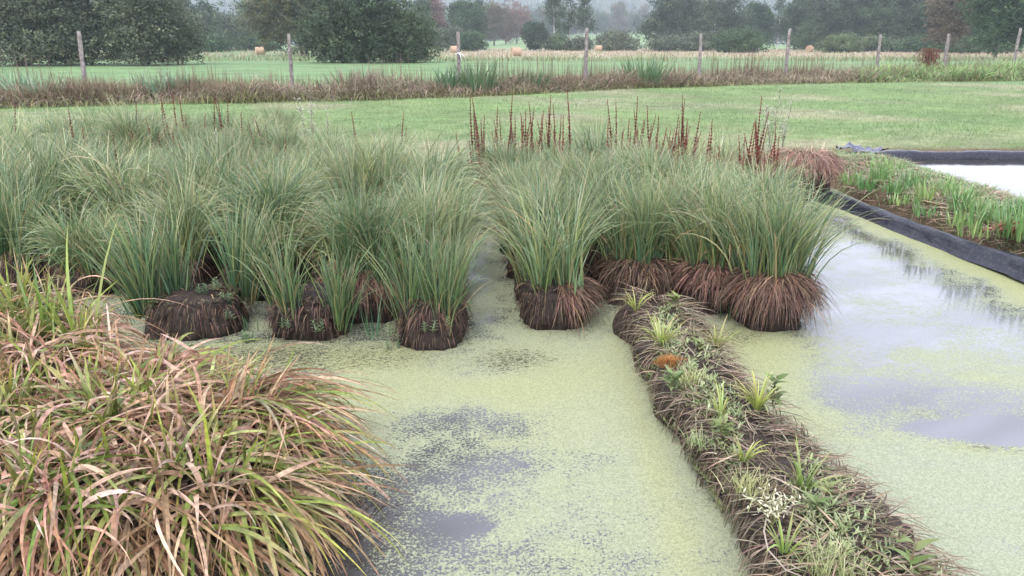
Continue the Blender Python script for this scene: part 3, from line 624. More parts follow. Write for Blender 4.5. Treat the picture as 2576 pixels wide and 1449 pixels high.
# green scum of tiny weeds on the flanks and top
g = Geo(); n = 13000; yy = U(1.1, 5.9, n); cx, hw = bund_at(yy); q = np.clip(rng.normal(-.4, .6, n), -1.04, 1.04)
keep = fbm(np.stack([cx+q, yy], -1), 1.6, 3, 2)+U(-.3, .3, n) > -.15; yy, cx, hw, q = yy[keep], cx[keep], hw[keep], q[keep]; n = len(yy)
zz = .265-.17*np.abs(q)**5+relief(cx+q*hw, yy)
blades(g, np.stack([cx+q*hw, yy, zz], -1), U(0, 6.28, n), U(.015, .06, n), U(.008, .018, n), U(.3, 1.2, n), U(.8, 1.9, n), pick([(.16, .23, .09), (.24, .3, .12), (.3, .33, .17), (.12, .17, .08)], n), pick([(.2, .28, .12), (.3, .35, .18)], n), seg=2, taper=1.5)
o = g.build('weed_cover', M_leaf, bt)
# individual plants on the bund
def on_bund(u, v, z=.27): return atz(u, v, z)
def bplant(kind, label, u, v, size, name, cat, seedn=18):
    x, y = on_bund(u, v); t = thing(name, label, cat, (x, y, .25)); g = Geo()
    if kind == 'tuft':
        n = seedn; a = U(0, 6.28, n); b = np.zeros((n, 3))+np.stack([np.cos(a), np.sin(a), 0*a], -1)*.015
        blades(g, b, a, size*U(.5, 1.15, n), .012*U(.6, 1.2, n), U(.05, .7, n), U(.6, 2.1, n), pick(LIME, n), pick([(.32, .4, .1), (.4, .36, .14)], n), pw=1.3, seg=6); g.build('leaf_tuft', M_leaf, t)
    elif kind == 'fine':
        n = seedn*5; a = U(0, 6.28, n); b = np.stack([rng.normal(0, size*.35, n), rng.normal(0, size*.35, n), 0*a], -1)
        blades(g, b, a, size*U(.4, 1.1, n), .004*U(.6, 1.2, n), U(.0, .8, n), U(.4, 1.6, n), pick([(.25, .32, .1), (.34, .36, .16)], n), pick([(.4, .38, .2), (.32, .38, .16)], n), seg=4); g.build('leaf_tuft', M_leaf, t)
    elif kind == 'broad':
        n = seedn; a = np.arange(n)*2.4+rng.normal(0, .5, n); z = np.sort(U(0, size*.9, n)); b = np.stack([0*a, 0*a, z], -1)+np.c_[rng.normal(0, size*.05, (n, 2)), 0*a]
        L_ = size*U(.25, .8, n); pal = [(.12, .165, .05), (.16, .205, .07), (.22, .26, .11)]
        blades(g, b, a, L_, L_*.45, U(.7, 1.1, n), U(1.3, 2.0, n), pick(pal, n, .1), pick(pal, n, .1), seg=5, taper=1.5, tw0=0); g.build('leaf_cluster', M_weed, t)
        g = Geo(); tube(g, [(0, 0, -.03), (0, 0, size*.5), (.01, 0, size*.95)], [.005, .004, .002], (.2, .16, .08), 6); g.build('stem', M_leaf, t)
    elif kind == 'moss':
        n = 900; a = U(0, 6.28, n); q = np.sqrt(U(0, 1, n))*size; b = np.stack([np.cos(a)*q*1.3, np.sin(a)*q, .03*(1-(q/size)**2)], -1)
        blades(g, b, a, U(.02, .05, n), .004, U(0, .9, n), U(.3, 1.3, n), pick([(.42, .16, .05), (.5, .22, .08)], n), pick([(.55, .25, .09), (.45, .3, .1)], n), seg=2); g.build('moss_cushion', M_straw, t)
    elif kind == 'seed':
        for k in range(16):
            a = U(0, 6.28, 1)[0]; ln = size*U(.6, 1.2, 1)[0]; ph = U(.1, .75, 1)[0]
            tip = np.array([math.cos(a)*math.sin(ph), math.sin(a)*math.sin(ph), math.cos(ph)])*ln
            tube(g, [(0, 0, 0), tip*.5+[0, 0, .02], tip], [.003, .002, .0012], (.25, .24, .12), 4)
            m = 11; s = U(.45, 1.02, m); P = tip*s[:, None]+rng.normal(0, .014, (m, 3))
            blades(g, P, U(0, 6.28, m), U(.015, .032, m), .008, U(.2, 1.6, m), U(.8, 2, m), pick([(.5, .47, .32), (.58, .55, .4), (.35, .4, .2)], m), (.6, .57, .43), seg=2)
        g.build('seed_head', M_straw, t)
    return t
for a in [
 ('tuft', 'grass rosette on the far left tip of the bund', 1600, 775, .2, 'grass_tuft', 'grass tuft', 20),
 ('broad', 'pale broad leaves at the far end of the bund, beside the brown thatch', 1700, 775, .14, 'broad_leaved_weed', 'weed', 16),
 ('tuft', 'largest lime grass rosette near the far end of the bund', 1662, 865, .26, 'grass_tuft', 'grass tuft', 42),
 ('tuft', 'lime grass tuft on the right shoulder of the bund, opposite the largest rosette', 1803, 868, .24, 'grass_tuft', 'grass tuft', 28),
 ('broad', 'grey green broad weed between the two lime tufts and the orange moss', 1760, 885, .12, 'broad_leaved_weed', 'weed', 12),
 ('moss', 'rusty orange cushion of moss on the bund', 1690, 912, .075, 'moss_patch', 'moss', 0),
 ('fine', 'dry wispy grass just in front of the orange moss', 1735, 955, .13, 'wispy_grass', 'grass tuft', 30),
 ('broad', 'blue green leafy weed on the left shoulder just below the orange moss', 1690, 980, .14, 'broad_leaved_weed', 'weed', 18),
 ('broad', 'broad leaved weed overhanging the right shoulder beside the bright dense tuft', 1945, 1000, .17, 'broad_leaved_weed', 'weed', 18),
 ('tuft', 'bright dense grass tuft on the right shoulder halfway along the bund', 1905, 1020, .24, 'grass_tuft', 'grass tuft', 44),
 ('tuft', 'thin upright grass tuft in the middle of the bund, left of the bright dense one', 1815, 1040, .22, 'grass_tuft', 'grass tuft', 14),
 ('broad', 'small pale leafy weed mat on the bund below the thin upright tuft', 1815, 1085, .12, 'broad_leaved_weed', 'weed', 20),
 ('fine', 'fine yellow grass on the left edge where the bund narrows', 1760, 1110, .1, 'wispy_grass', 'grass tuft', 16),
 ('tuft', 'short grass tuft over the dark hole in the peat of the bund', 1870, 1150, .15, 'grass_tuft', 'grass tuft', 18),
 ('tuft', 'tall narrow grass tuft on the right half of the bund above the white seed heads', 2020, 1225, .26, 'grass_tuft', 'grass tuft', 20),
 ('fine', 'weedy grass on the left edge above the white seed heads', 1880, 1230, .14, 'wispy_grass', 'grass tuft', 26),
 ('broad', 'silvery leaved weed on the right shoulder of the bund, right of the tall narrow tuft', 2080, 1250, .1, 'broad_leaved_weed', 'weed', 10),
 ('seed', 'weed with cream white seed heads on the near part of the bund', 1945, 1310, .19, 'seed_head_plant', 'weed', 0),
 ('broad', 'dark green leafy seedling right of the white seed heads', 2050, 1300, .12, 'broad_leaved_weed', 'weed', 12),
 ('broad', 'dark green leafy seedling nearer the viewer on bare straw', 2110, 1340, .1, 'broad_leaved_weed', 'weed', 10),
 ('tuft', 'narrow leaved grass below the white seed heads', 1975, 1385, .18, 'grass_tuft', 'grass tuft', 18),
 ('fine', 'bushy yellow green grass on the nearest visible part of the bund', 2085, 1430, .15, 'wispy_grass', 'grass tuft', 46),
 ('broad', 'tall leafy weed leaning out over the right water near the bottom', 2290, 1425, .14, 'broad_leaved_weed', 'weed', 16),
]: bplant(*a)
# pale bent stick by the seed heads
x, y = atz(1925, 1330, .35); g = Geo()
tube(g, [(x, y, .40), (x-.015, y-.03, .36), (x-.01, y-.08, .31), (x+.04, y-.15, .27), (x+.1, y-.2, .27)], [.0025, .0035, .0035, .003, .002], (.36, .3, .25), 7)
tag(g.build('dead_stick', M_straw, smooth=True), 'pale bent dead stalk curving over the left edge of the bund near the seed heads', 'stick')
# broken stems rising from the dark open water by the drooping mass
for u, v, lab, nn in ((930, 1290, 'tangle of thin dark broken stems in the open water beside the drooping mass', 15), (870, 1390, 'lower tangle of dark stems in the shaded water under the drooping mass', 13), (2480, 760, 'small dark sprig sticking out of the water below the black liner', 5)):
    x, y = atz(u, v, 0); t = thing('broken_stems', lab, 'dead stems', (x, y, 0)); g = Geo(); a = U(0, 6.28, nn)
    sc_ = .3 if nn > 5 else .14
    blades(g, np.stack([rng.normal(0, .06 if nn > 5 else .02, nn), rng.normal(0, .06 if nn > 5 else .02, nn), np.full(nn, -.03)], -1), rng.normal(.2, .7, nn), sc_*U(.5, 1.1, nn), .005, U(.5, 1.35, nn), U(.9, 1.6, nn), (.03, .022, .018), (.07, .045, .03), seg=3)
    g.build('stem_tangle', M_straw, t)
# young shoots in the water between the front tussocks
for u, v, lab in ((945, 850, 'thin young shoots in the water just left of the tussock furthest out'), (1835, 800, 'thin young shoots in the dark gap between bund and brown skirted tussock'), (620, 830, 'pale leafy water weed between the two left front blocks')):
    x, y = atz(u, v, 0); straps(lab, (x, y, 0), 12, .38 if u != 620 else .16, .009, [(.1, .22, .1), (.16, .3, .14)], spread=.3, name='young_shoots', p1=(.1, .5), rad=.1)

# ------------------------------------------------------------------ bank between the ponds
SHOOT = [(.13, .25, .07), (.18, .31, .09), (.25, .36, .13), (.10, .2, .065)]
bank = [(2140, 455, .22, 60), (2180, 470, .22, 70), (2215, 450, .3, 70), (2250, 478, .24, 60), (2290, 470, .34, 60), (2330, 500, .34, 44), (2375, 490, .36, 46), (2410, 525, .36, 50),
        (2440, 560, .34, 40), (2465, 532, .3, 50), (2500, 552, .32, 50), (2535, 585, .36, 46), (2560, 552, .33, 50), (2420, 505, .26, 44), (2590, 600, .45, 50), (2200, 425, .22, 50), (2250, 430, .26, 50), (2310, 458, .2, 40), (2600, 560, .34, 40), (2260, 505, .16, 24), (2330, 535, .2, 24), (2400, 560, .22, 26), (2450, 585, .24, 26), (2300, 505, .18, 20)]
for k, (u, v, L_, n) in enumerate(bank):
    x, y = atz(u, v, FZ+.08)
    low = v < 470 and u < 2300
    straps('low lush green clump at the far end of the bank by the pond corner' if low else 'fresh green sword leaved shoots along the bank in front of the clear pond', (x, y, FZ+.04), n, L_, .016, SHOOT, spread=.45,
           name='green_shoots', p1=(.2, .9), cat='waterside plant', group='lush clumps at the far end of the bank' if low else 'sword leaved shoots along the bank', rad=.16)
n = 15000; g = Geo(); bx_ = U(5.12, 6.5, n); by_ = U(5.5, 14, n)
blades(g, np.stack([bx_, by_, hgt(bx_, by_)+U(0, .03, n)], -1), U(0, 6.28, n), U(.08, .35, n), U(.006, .014, n), U(1.2, 1.7, n), U(1.4, 1.9, n), pick([(.34, .25, .18), (.5, .4, .3), (.2, .14, .1), (.14, .2, .08), (.4, .32, .2)], n, .25), pick([(.42, .33, .24), (.3, .22, .16)], n, .25), seg=3)
tag(g.build('dead_leaf_litter', M_straw), 'brown dead leaf litter covering the bank between the two ponds', 'leaf litter', kind='stuff')
g = Geo(); n = 16000; bx_ = np.where(rng.random(n) < .6, U(5.1, 6.5, n), U(3.6, 6.6, n)); by_ = U(6, 14.3, n); k = ((bx_ > 5.1) | (by_ > 12.6)) & (fbm(np.stack([bx_, by_], -1), 1.6, 3, 5)+U(-.5, .5, n) > -.15); bx_, by_ = bx_[k], by_[k]; n = len(bx_)
blades(g, np.stack([bx_, by_, hgt(bx_, by_)], -1), U(0, 6.28, n), U(.05, .16, n), U(.012, .028, n), U(.2, .9, n), U(.7, 1.7, n), pick([(.14, .26, .09), (.22, .33, .12), (.28, .34, .16)], n), pick([(.2, .32, .12), (.3, .36, .18)], n), seg=2, taper=1.5)
tag(g.build('low_weeds', M_leaf), 'low green creeping weeds over the bank between the ponds', 'weeds', kind='stuff')
x, y = atz(2545, 590, .3); t = thing('withered_dock', 'withered red brown leafy plant at the right edge of the bank above the liner', 'withered plant', (x, y, FZ+.03)); g = Geo(); n = 150
a = U(0, 6.28, n); blades(g, np.stack([rng.normal(0, .07, n), rng.normal(0, .07, n), U(0, .1, n)], -1), a, U(.08, .2, n), U(.015, .04, n), U(.4, 1.4, n), U(1.2, 2.4, n), pick([(.24, .1, .06), (.34, .17, .1), (.14, .07, .05)], n), pick([(.3, .14, .09)], n), seg=4, tw1=1.2)
g.build('withered_leaf_tuft', M_straw, t)

# ------------------------------------------------------------------ loosestrife with dark red seed spikes
RED = [(.14, .032, .03), (.2, .045, .04), (.09, .025, .022), (.25, .07, .055)]
def spike_mesh(h, lean, az, parent, red=1.0, k=0):
    g = Geo(); T = np.array([math.sin(lean)*math.cos(az), math.sin(lean)*math.sin(az), math.cos(lean)])
    bend = np.array([math.cos(az+1), math.sin(az+1), 0])*.03*h
    pts = np.array([T*h*s+bend*math.sin(s*3) for s in np.linspace(0, 1, 7)])
    tube(g, pts, np.linspace(.009, .004, 7), (.15, .045, .035), 4)
    m = int(h*.62/.042); s = np.linspace(.36, .995, m); P = np.stack([np.interp(s, np.linspace(0, 1, 7), pts[:, j]) for j in range(3)], -1)
    q = 5; P = np.repeat(P, q, 0); a = np.tile(np.arange(q)*1.2566, m)+np.repeat(U(0, 6, m), q)
    sz = np.repeat(np.interp(s, [.36, .6, 1], [.034, .031, .013]), q)*U(.8, 1.2, m*q)
    blades(g, P, a, sz, sz*.95, .9, 1.5, pick(RED, m*q, .2)*red, pick(RED, m*q, .2)*red, seg=2, taper=3, tw0=0)
    blades(g, P[::2], a[::2], sz[::2], sz[::2], .3, .9, pick(RED, len(P[::2]), .2)*red, pick(RED, len(P[::2]), .2), seg=2, taper=3, tw0=1.5)
    # narrow leaves on the lower stem
    n2 = 34; s2 = U(.1, .55, n2); P2_ = np.stack([np.interp(s2, np.linspace(0, 1, 7), pts[:, j]) for j in range(3)], -1)
    blades(g, P2_, U(0, 6.28, n2), U(.05, .11, n2), .018, U(.7, 1.2, n2), U(1, 1.8, n2), pick([(.3, .09, .07), (.16, .2, .08), (.34, .3, .14)], n2), pick([(.3, .1, .08), (.22, .22, .1)], n2), seg=3, taper=1.5)
    return g.build('seed_spike', M_straw, parent)
plants = [  # (ground depth, stems as (top px, top py))
 (13.0, [(1186, 238), (1200, 262), (1209, 244), (1215, 300)]), (12.6, [(1248, 268), (1260, 300), (1272, 310)]), (13.1, [(1282, 236), (1290, 275), (1296, 290)]),
 (12.4, [(1308, 300), (1322, 278), (1318, 330)]), (12.9, [(1330, 268), (1338, 282), (1345, 256), (1352, 290)]), (12.4, [(1360, 280), (1372, 240), (1380, 270)]),
 (13.0, [(1398, 262), (1405, 290), (1388, 300)]), (12.6, [(1420, 290), (1436, 262), (1443, 228)]), (12.2, [(1415, 330), (1360, 345)]),
 (12.8, [(1549, 250), (1559, 258), (1530, 300)]), (12.5, [(1594, 242), (1580, 300), (1600, 300)]), (12.2, [(1622, 275), (1612, 320), (1570, 330)]), (12.6, [(1638, 262), (1655, 290), (1660, 320)]),
 (12.3, [(1697, 290), (1690, 330)]), (12.7, [(1718, 250), (1733, 238), (1726, 300), (1745, 280)]), (12.2, [(1795, 300), (1780, 330)]), (12.0, [(1757, 330), (1650, 360)]),
 (11.9, [(1885, 310), (1878, 340), (1893, 330)]), (12.1, [(1911, 240), (1905, 280), (1918, 310), (1903, 330)]),
 (12.5, [(888, 284)]), (12.4, [(1004, 284), (1010, 320)]), (12.6, [(730, 318), (738, 340)]), (12.3, [(640, 310), (670, 292), (676, 315)]), (12.7, [(590, 282), (588, 330)]),
 (13.3, [(530, 245), (545, 238), (552, 250), (566, 242)]), (12.9, [(500, 285), (508, 300), (520, 330)]), (13.5, [(433, 232), (452, 240), (446, 280)]), (13.0, [(420, 235), (405, 245), (465, 290)]),
 (12.6, [(340, 262), (352, 330), (360, 350)]), (12.2, [(330, 330), (385, 300), (400, 340)]), (11.6, [(184, 268), (195, 320)]), (12.5, [(12, 262), (40, 330)]),
 (10.2, [(420, 335), (470, 360), (488, 352)]), (9.6, [(280, 340), (262, 370), (206, 380)]), (9.2, [(560, 372), (572, 380), (515, 395)]), (10.8, [(700, 350), (690, 362)]), (10.4, [(128, 372), (75, 380)]),
]
near_txt = {0: 'pair of spikes standing apart at the left end of the right hand stand', 18: 'tallest spikes beside the grey leafy willow herb at the right end'}
for k, (Y, st) in enumerate(plants):
    Y = Y-(.75 if k <= 18 else .2)
    u0 = np.mean([s[0] for s in st]); x0 = aty(u0, 300, Y)[0]
    if k <= 18: lab, grp = ('loosestrife plant with dark red dead seed spikes in the right hand stand behind the sedges', 'red loosestrife right of the channel')
    else: lab, grp = ('dark dead loosestrife spikes scattered above the sedges on the left half', 'dark loosestrife on the left half')
    if k == 0: lab, grp = 'leftmost loosestrife of the right hand stand, dark spikes standing clear against the mown grass', None
    if k == 18: lab, grp = 'rightmost loosestrife with the tallest dark spike, beside the grey leafy weed', None
    if k == 19: lab, grp = 'single short dark loosestrife spike alone above the sedges in the middle', None
    z0 = FZ if Y > 12 else .3
    t = thing('loosestrife', lab, 'loosestrife', (x0, Y, z0), grp)
    for j, (u, v) in enumerate(st+([(st[0][0]+U(-42, 42, 1)[0], min(400, st[0][1]+U(20, 150, 1)[0])) for _ in range(12)] if k <= 18 else [])):
        xt, zt = aty(u, v, Y); bx = (xt-x0)*.55; dx = (xt-x0)-bx; hh = max(.35, zt-z0)
        o = spike_mesh(math.hypot(hh, dx), math.atan2(abs(dx), hh), 0 if dx >= 0 else math.pi, t, red=1.0 if k > 18 else (1.0 if v < 300 else 1.9)); o.location = (bx, rng.normal(0, .05) if j < len(st) else -U(0, .9, 1)[0], 0); o.rotation_euler = (0, rng.normal(0, .11), 0); o.scale = (1, 1, 1) if j < len(st) else tuple([float(U(.75, 1.0, 1)[0])]*3)
# grey leafy willow herbs
def willowherb(label, u, vtop, Y, n=7, grey=True, wdt=.35):
    x0, _ = aty(u, 300, Y); t = thing('willow_herb', label, 'tall weed', (x0, Y, FZ)); 
    for k in range(n):
        g = Geo(); _, zt = aty(u, vtop+U(0, 90, 1)[0]*(k > 0), Y); h = zt-FZ; a = U(0, 6.28, 1)[0]; ln = U(.03, .22, 1)[0]
        T = np.array([math.sin(ln)*math.cos(a), math.sin(ln)*math.sin(a), math.cos(ln)]); tube(g, [(0, 0, 0), T*h*.5, T*h], [.005, .004, .002], (.22, .2, .15), 4)
        m = 46; s = U(.15, 1, m); P = T*h*s[:, None]; pal = [(.26, .29, .2), (.34, .35, .27), (.2, .25, .15)] if grey else [(.2, .3, .1)]
        blades(g, P, U(0, 6.28, m), U(.04, .1, m), .015, U(.5, 1.3, m), U(.9, 1.9, m), pick(pal, m), pick([(.5, .46, .4), (.3, .32, .22)], m), seg=3, taper=1.5)
        m = 22; s = U(.7, 1.02, m); blades(g, T*h*s[:, None]+rng.normal(0, .04, (m, 3)), U(0, 6.28, m), U(.02, .05, m), .01, .3, 1.2, pick([(.55, .5, .47), (.35, .25, .2)], m), (.6, .56, .52), seg=2)
        o = g.build('leafy_stem', M_straw, t); o.location = (rng.normal(0, wdt*.3), rng.normal(0, .1), 0)
willowherb('grey leafy willow herb to the right of the last red loosestrife, against the mown grass', 1955, 225, 12.0, 9)
willowherb('wispy fluffy seeded willow herb above the sedges left of centre', 795, 238, 12.8, 6)
willowherb('fluffy weed among the sedges by the dark left spikes', 545, 330, 11.4, 5)
# taller leafy clumps among the spikes
BLUEG = [(.07, .16, .09), (.1, .2, .12), (.13, .24, .12)]
YG = [(.24, .34, .08), (.34, .42, .12), (.18, .28, .08)]
for lab, u, v, Y, h, n, pal, rad in (
 ('blue green upright sedge clump in the middle of the red loosestrife', 1500, 0, 12.6, .95, 320, BLUEG, .28),
 ('bright yellow green leafy clump right of the middle of the red loosestrife', 1720, 0, 12.4, .8, 260, YG, .25),
 ('yellowish grass clump behind the first red loosestrife spikes', 1390, 0, 13.2, .75, 200, YG, .3),
 ('pale green clump at the left foot of the red loosestrife', 1235, 0, 12.2, .65, 220, [(.16, .28, .15), (.24, .34, .2)], .25),
 ('olive grass clump at the right foot of the red loosestrife', 1830, 0, 12.1, .7, 240, [(.18, .24, .09), (.26, .3, .12)], .3),
 ('dark reddish green clump of leaves below the dark left spikes', 400, 0, 12.8, .95, 300, [(.12, .16, .07), (.2, .12, .08), (.16, .22, .09)], .4),
 ('fresh mid green tall grass clump at the rear left, before the mown grass', 250, 0, 13.6, 1.05, 420, [(.12, .27, .09), (.17, .32, .12)], .5),
 ('pale yellow green tall grass clump at the left edge behind the bed', 90, 0, 13.4, 1.0, 420, [(.2, .32, .1), (.28, .38, .15)], .5),
 ('grass clump beside the fluffy willow herb left of centre', 820, 0, 12.2, .75, 260, [(.2, .3, .1), (.3, .36, .14)], .3),
):
    x0, _ = aty(u, 300, Y); straps(lab, (x0, Y, FZ-.02), n, h, .013, pal, spread=.35, name='tall_grass_clump', p1=(.3, 1.6), rad=rad, tip=G_TIP, cat='grass clump')

for k in range(34):
    X_ = float(U(-.6, 3.9, 1)[0]); Y_ = float(U(10.9, 12.5, 1)[0])
    straps('low mixed olive and reddish growth around the foot of the red loosestrife', (X_, Y_, FZ-.05), 110, float(U(.35, .6, 1)[0]), .016, [(.16, .2, .08), (.24, .25, .11), (.26, .15, .10), (.12, .16, .07)], spread=.6, name='grass_clump', p1=(.3, 1.8), rad=.2, tip=[(.3, .3, .15), (.36, .26, .18), (.22, .26, .12)], cat='grass clump', group='low growth around the loosestrife')
# ------------------------------------------------------------------ mown meadow grass
n = 150000; Yv = 12.3*(44/12.3)**rng.random(n); Xv = U(-.72, .72, n)*Yv
k = ~((Xv > 6) & (Yv < 15) | (Xv > 3.9) & (Yv < 12.6)); Xv, Yv = Xv[k], Yv[k]; n = len(Xv); Pq = np.stack([Xv, Yv], -1)
pn = fbm(Pq, .3, 4, 1); p2 = fbm(Pq, 1.1, 4, 3)
k = p2+U(-.8, .8, n) > -.5; Xv, Yv, pn, p2 = Xv[k], Yv[k], pn[k], p2[k]; n = len(Xv)
t = np.clip(sstep(pn, -.3, .7)*.7+(1-sstep(Yv, 14, 20))*.5+U(-.25, .25, n), 0, 1)[:, None]
gc = pick([(.125, .215, .08), (.165, .26, .10), (.10, .175, .07)], n, .15)*(1-t)+pick([(.3, .3, .15), (.24, .28, .12), (.38, .33, .2)], n, .12)*t
g = Geo(); blades(g, np.stack([Xv, Yv, hgt(Xv, Yv)-.005], -1), U(0, 6.28, n), U(.04, .12, n)*(1+.9*np.clip(p2, 0, 1)), .008+.00045*Yv, U(.1, .7, n), U(.5, 1.5, n), gc*(.9+.25*p2[:, None]), gc*(1.15+.3*p2[:, None]), seg=1)
tag(g.build('meadow_grass', M_leaf), 'short mown grass of the meadow between pond and fence', 'grass', kind='stuff')

# ------------------------------------------------------------------ rough verge along the fence
VX = np.array([-20, -16, -6.8, -1.9, 3.65, 6.3, 16.8, 27, 36]); VY = np.array([23.5, 24.6, 27.6, 29.5, 34, 36, 40.5, 42.5, 46])
FX = np.array([-20, -14.8, -8.2, -2.1, 3.2, 8.9, 14.5, 21, 27.7, 40]); FY = np.array([25, 27, 29, 31.2, 34.6, 38, 41.5, 45.5, 50, 58])
def verge(name, n, label, q0, q1, hmin, hmax, pal0, pal1, wid, x0=-19, x1=36, cond=None, p0=(0, .8), p1=(.5, 2.2)):
    X = U(x0, x1, n); yf = np.interp(X, VX, VY); yb = np.interp(X, FX, FY)+1.6; q = U(q0, q1, n); Y = yf+(yb-yf)*q
    zz = FZ+.16*np.sin(np.clip(q, 0, 1)*3.1)
    nz_ = fbm(np.stack([X, Y], -1), .55, 3, 2)
    if cond is not None:
        k = cond(X, Y, nz_, q); X, Y, zz, nz_, q = X[k], Y[k], zz[k], nz_[k], q[k]
    n = len(X); g = Geo(); h = U(hmin, hmax, n)*(1+.6*nz_)
    blades(g, np.stack([X, Y, zz-.03], -1), U(0, 6.28, n), h, wid*U(.6, 1.4, n), U(p0[0], p0[1], n), U(p1[0], p1[1], n), pick(pal0, n, .2), pick(pal1, n, .2), pw=1.4, seg=3)
    return tag(g.build(name, M_dry), label, 'grass', kind='stuff')
rb = lambda X, Y, f, q: (f+U(-.4, .4, len(X)) > -.35)
verge('verge_grass', 42000, 'rough brown and olive grass of the verge under the fence posts', 0, 1, .25, .85, [(.18, .18, .10), (.25, .2, .14), (.10, .10, .06), (.30, .23, .17), (.16, .12, .09)], [(.32, .28, .18), (.38, .29, .22), (.22, .22, .12), (.3, .2, .16)], .034, p0=(0, 1.2), p1=(.8, 2.6))
verge('verge_sorrel', 11000, 'red brown sorrel and dead stalks massed on the left part of the verge', .1, .9, .3, .7, [(.16, .09, .065), (.2, .14, .09), (.15, .12, .07)], [(.26, .18, .12), (.24, .2, .12)], .02, -19, -8, lambda X, Y, f, q: (f > -.2) & (q < .75), p0=(0, .4), p1=(.2, 1))
verge('verge_sorrel', 4200, 'brown sorrel and dead stalks along the middle part of the verge', .1, .95, .3, .65, [(.2, .14, .09), (.19, .16, .09), (.16, .11, .07)], [(.3, .23, .15), (.26, .2, .13)], .018, -3, 22, rb, p0=(0, .4), p1=(.2, 1))
verge('verge_stalks', 3000, 'thin upright dark seed stalks rising above the verge grass', .5, 1, .65, 1.15, [(.14, .11, .07), (.12, .15, .07)], [(.15, .1, .08), (.2, .13, .1)], .022, -18, 30, None, p0=(0, .12), p1=(0, .2))
verge('verge_herbs', 17000, 'fresh green nettles and weeds on the right part of the verge', 0, 1, .35, .9, [(.12, .24, .08), (.17, .3, .1), (.22, .32, .12)], [(.2, .33, .12), (.28, .36, .14)], .05, 17, 37, lambda X, Y, f, q: X > 17+U(0, 4, len(X)), p0=(0, .9), p1=(.8, 2.2))
verge('verge_herbs', 9000, 'yellow green low grass along the front foot of the verge', -.08, .3, .15, .4, [(.2, .24, .09), (.28, .28, .11)], [(.34, .33, .14), (.26, .3, .12)], .02)
IRIS = [(.11, .19, .09), (.15, .24, .11), (.09, .16, .08)]
for lab, u, vb, Y, L_, n, rad, pal in (
 ('large dark green iris clump around the ribbon tied post', 1195, 0, 31.4, 1.35, 210, .95, IRIS),
 ('iris clump left of the ribbon tied post', 1120, 0, 30.8, 1.1, 90, .4, IRIS),
 ('dark green iris clump between the fourth and fifth fence posts', 1618, 0, 36.5, 1.5, 210, .9, IRIS),
 ('pale fanned iris clump halfway between the first and second posts', 395, 0, 28.0, 1.1, 110, .75, [(.22, .33, .2), (.28, .38, .26), (.16, .27, .13)]),
 ('pale iris clump between first and second posts, right hand one', 445, 0, 28.6, 1.15, 80, .35, [(.22, .33, .2), (.18, .3, .15)]),
 ('pale green iris leaves at the far left of the verge', 25, 0, 27.0, 1.1, 80, .4, [(.2, .34, .2), (.16, .3, .15)]),
 ('pale iris leaves just left of the first post', 95, 0, 26.4, 1.1, 110, .9, [(.24, .34, .22), (.18, .28, .15)]),
 ('thin greyish reed tuft in the verge right of the second post', 870, 0, 29.8, 1.1, 130, .6, [(.2, .18, .12), (.15, .19, .1)]),
 ('brown dead reed tuft between second and third posts', 915, 0, 29.6, 1.15, 120, .4, [(.24, .18, .14), (.19, .14, .11)]),
 ('thin upright iris row right of the ribbon tied post', 1330, 0, 33.2, 1.0, 90, .9, IRIS),
):
    x0, _ = aty(u, 150, Y); straps(lab, (x0, Y, FZ+.1), int(n*.8), L_, .06, pal, spread=.75, name='iris_clump', p1=(.3, 1.0), rad=rad, cat='iris clump', seg=4)
x0, _ = aty(2335, 150, 47); t = thing('red_dock', 'rusty red dock plant in the green right end of the verge', 'dock plant', (x0, 47, FZ)); g = Geo(); n = 900
blades(g, np.stack([rng.normal(0, .28, n), rng.normal(0, .25, n), U(.3, 1.5, n)], -1), U(0, 6.28, n), U(.1, .25, n), .06, U(0, .8, n), U(.2, 1.2, n), pick([(.12, .045, .035), (.17, .07, .05), (.14, .15, .07)], n), pick([(.16, .06, .045)], n), seg=2); g.build('seed_panicle', M_straw, t)

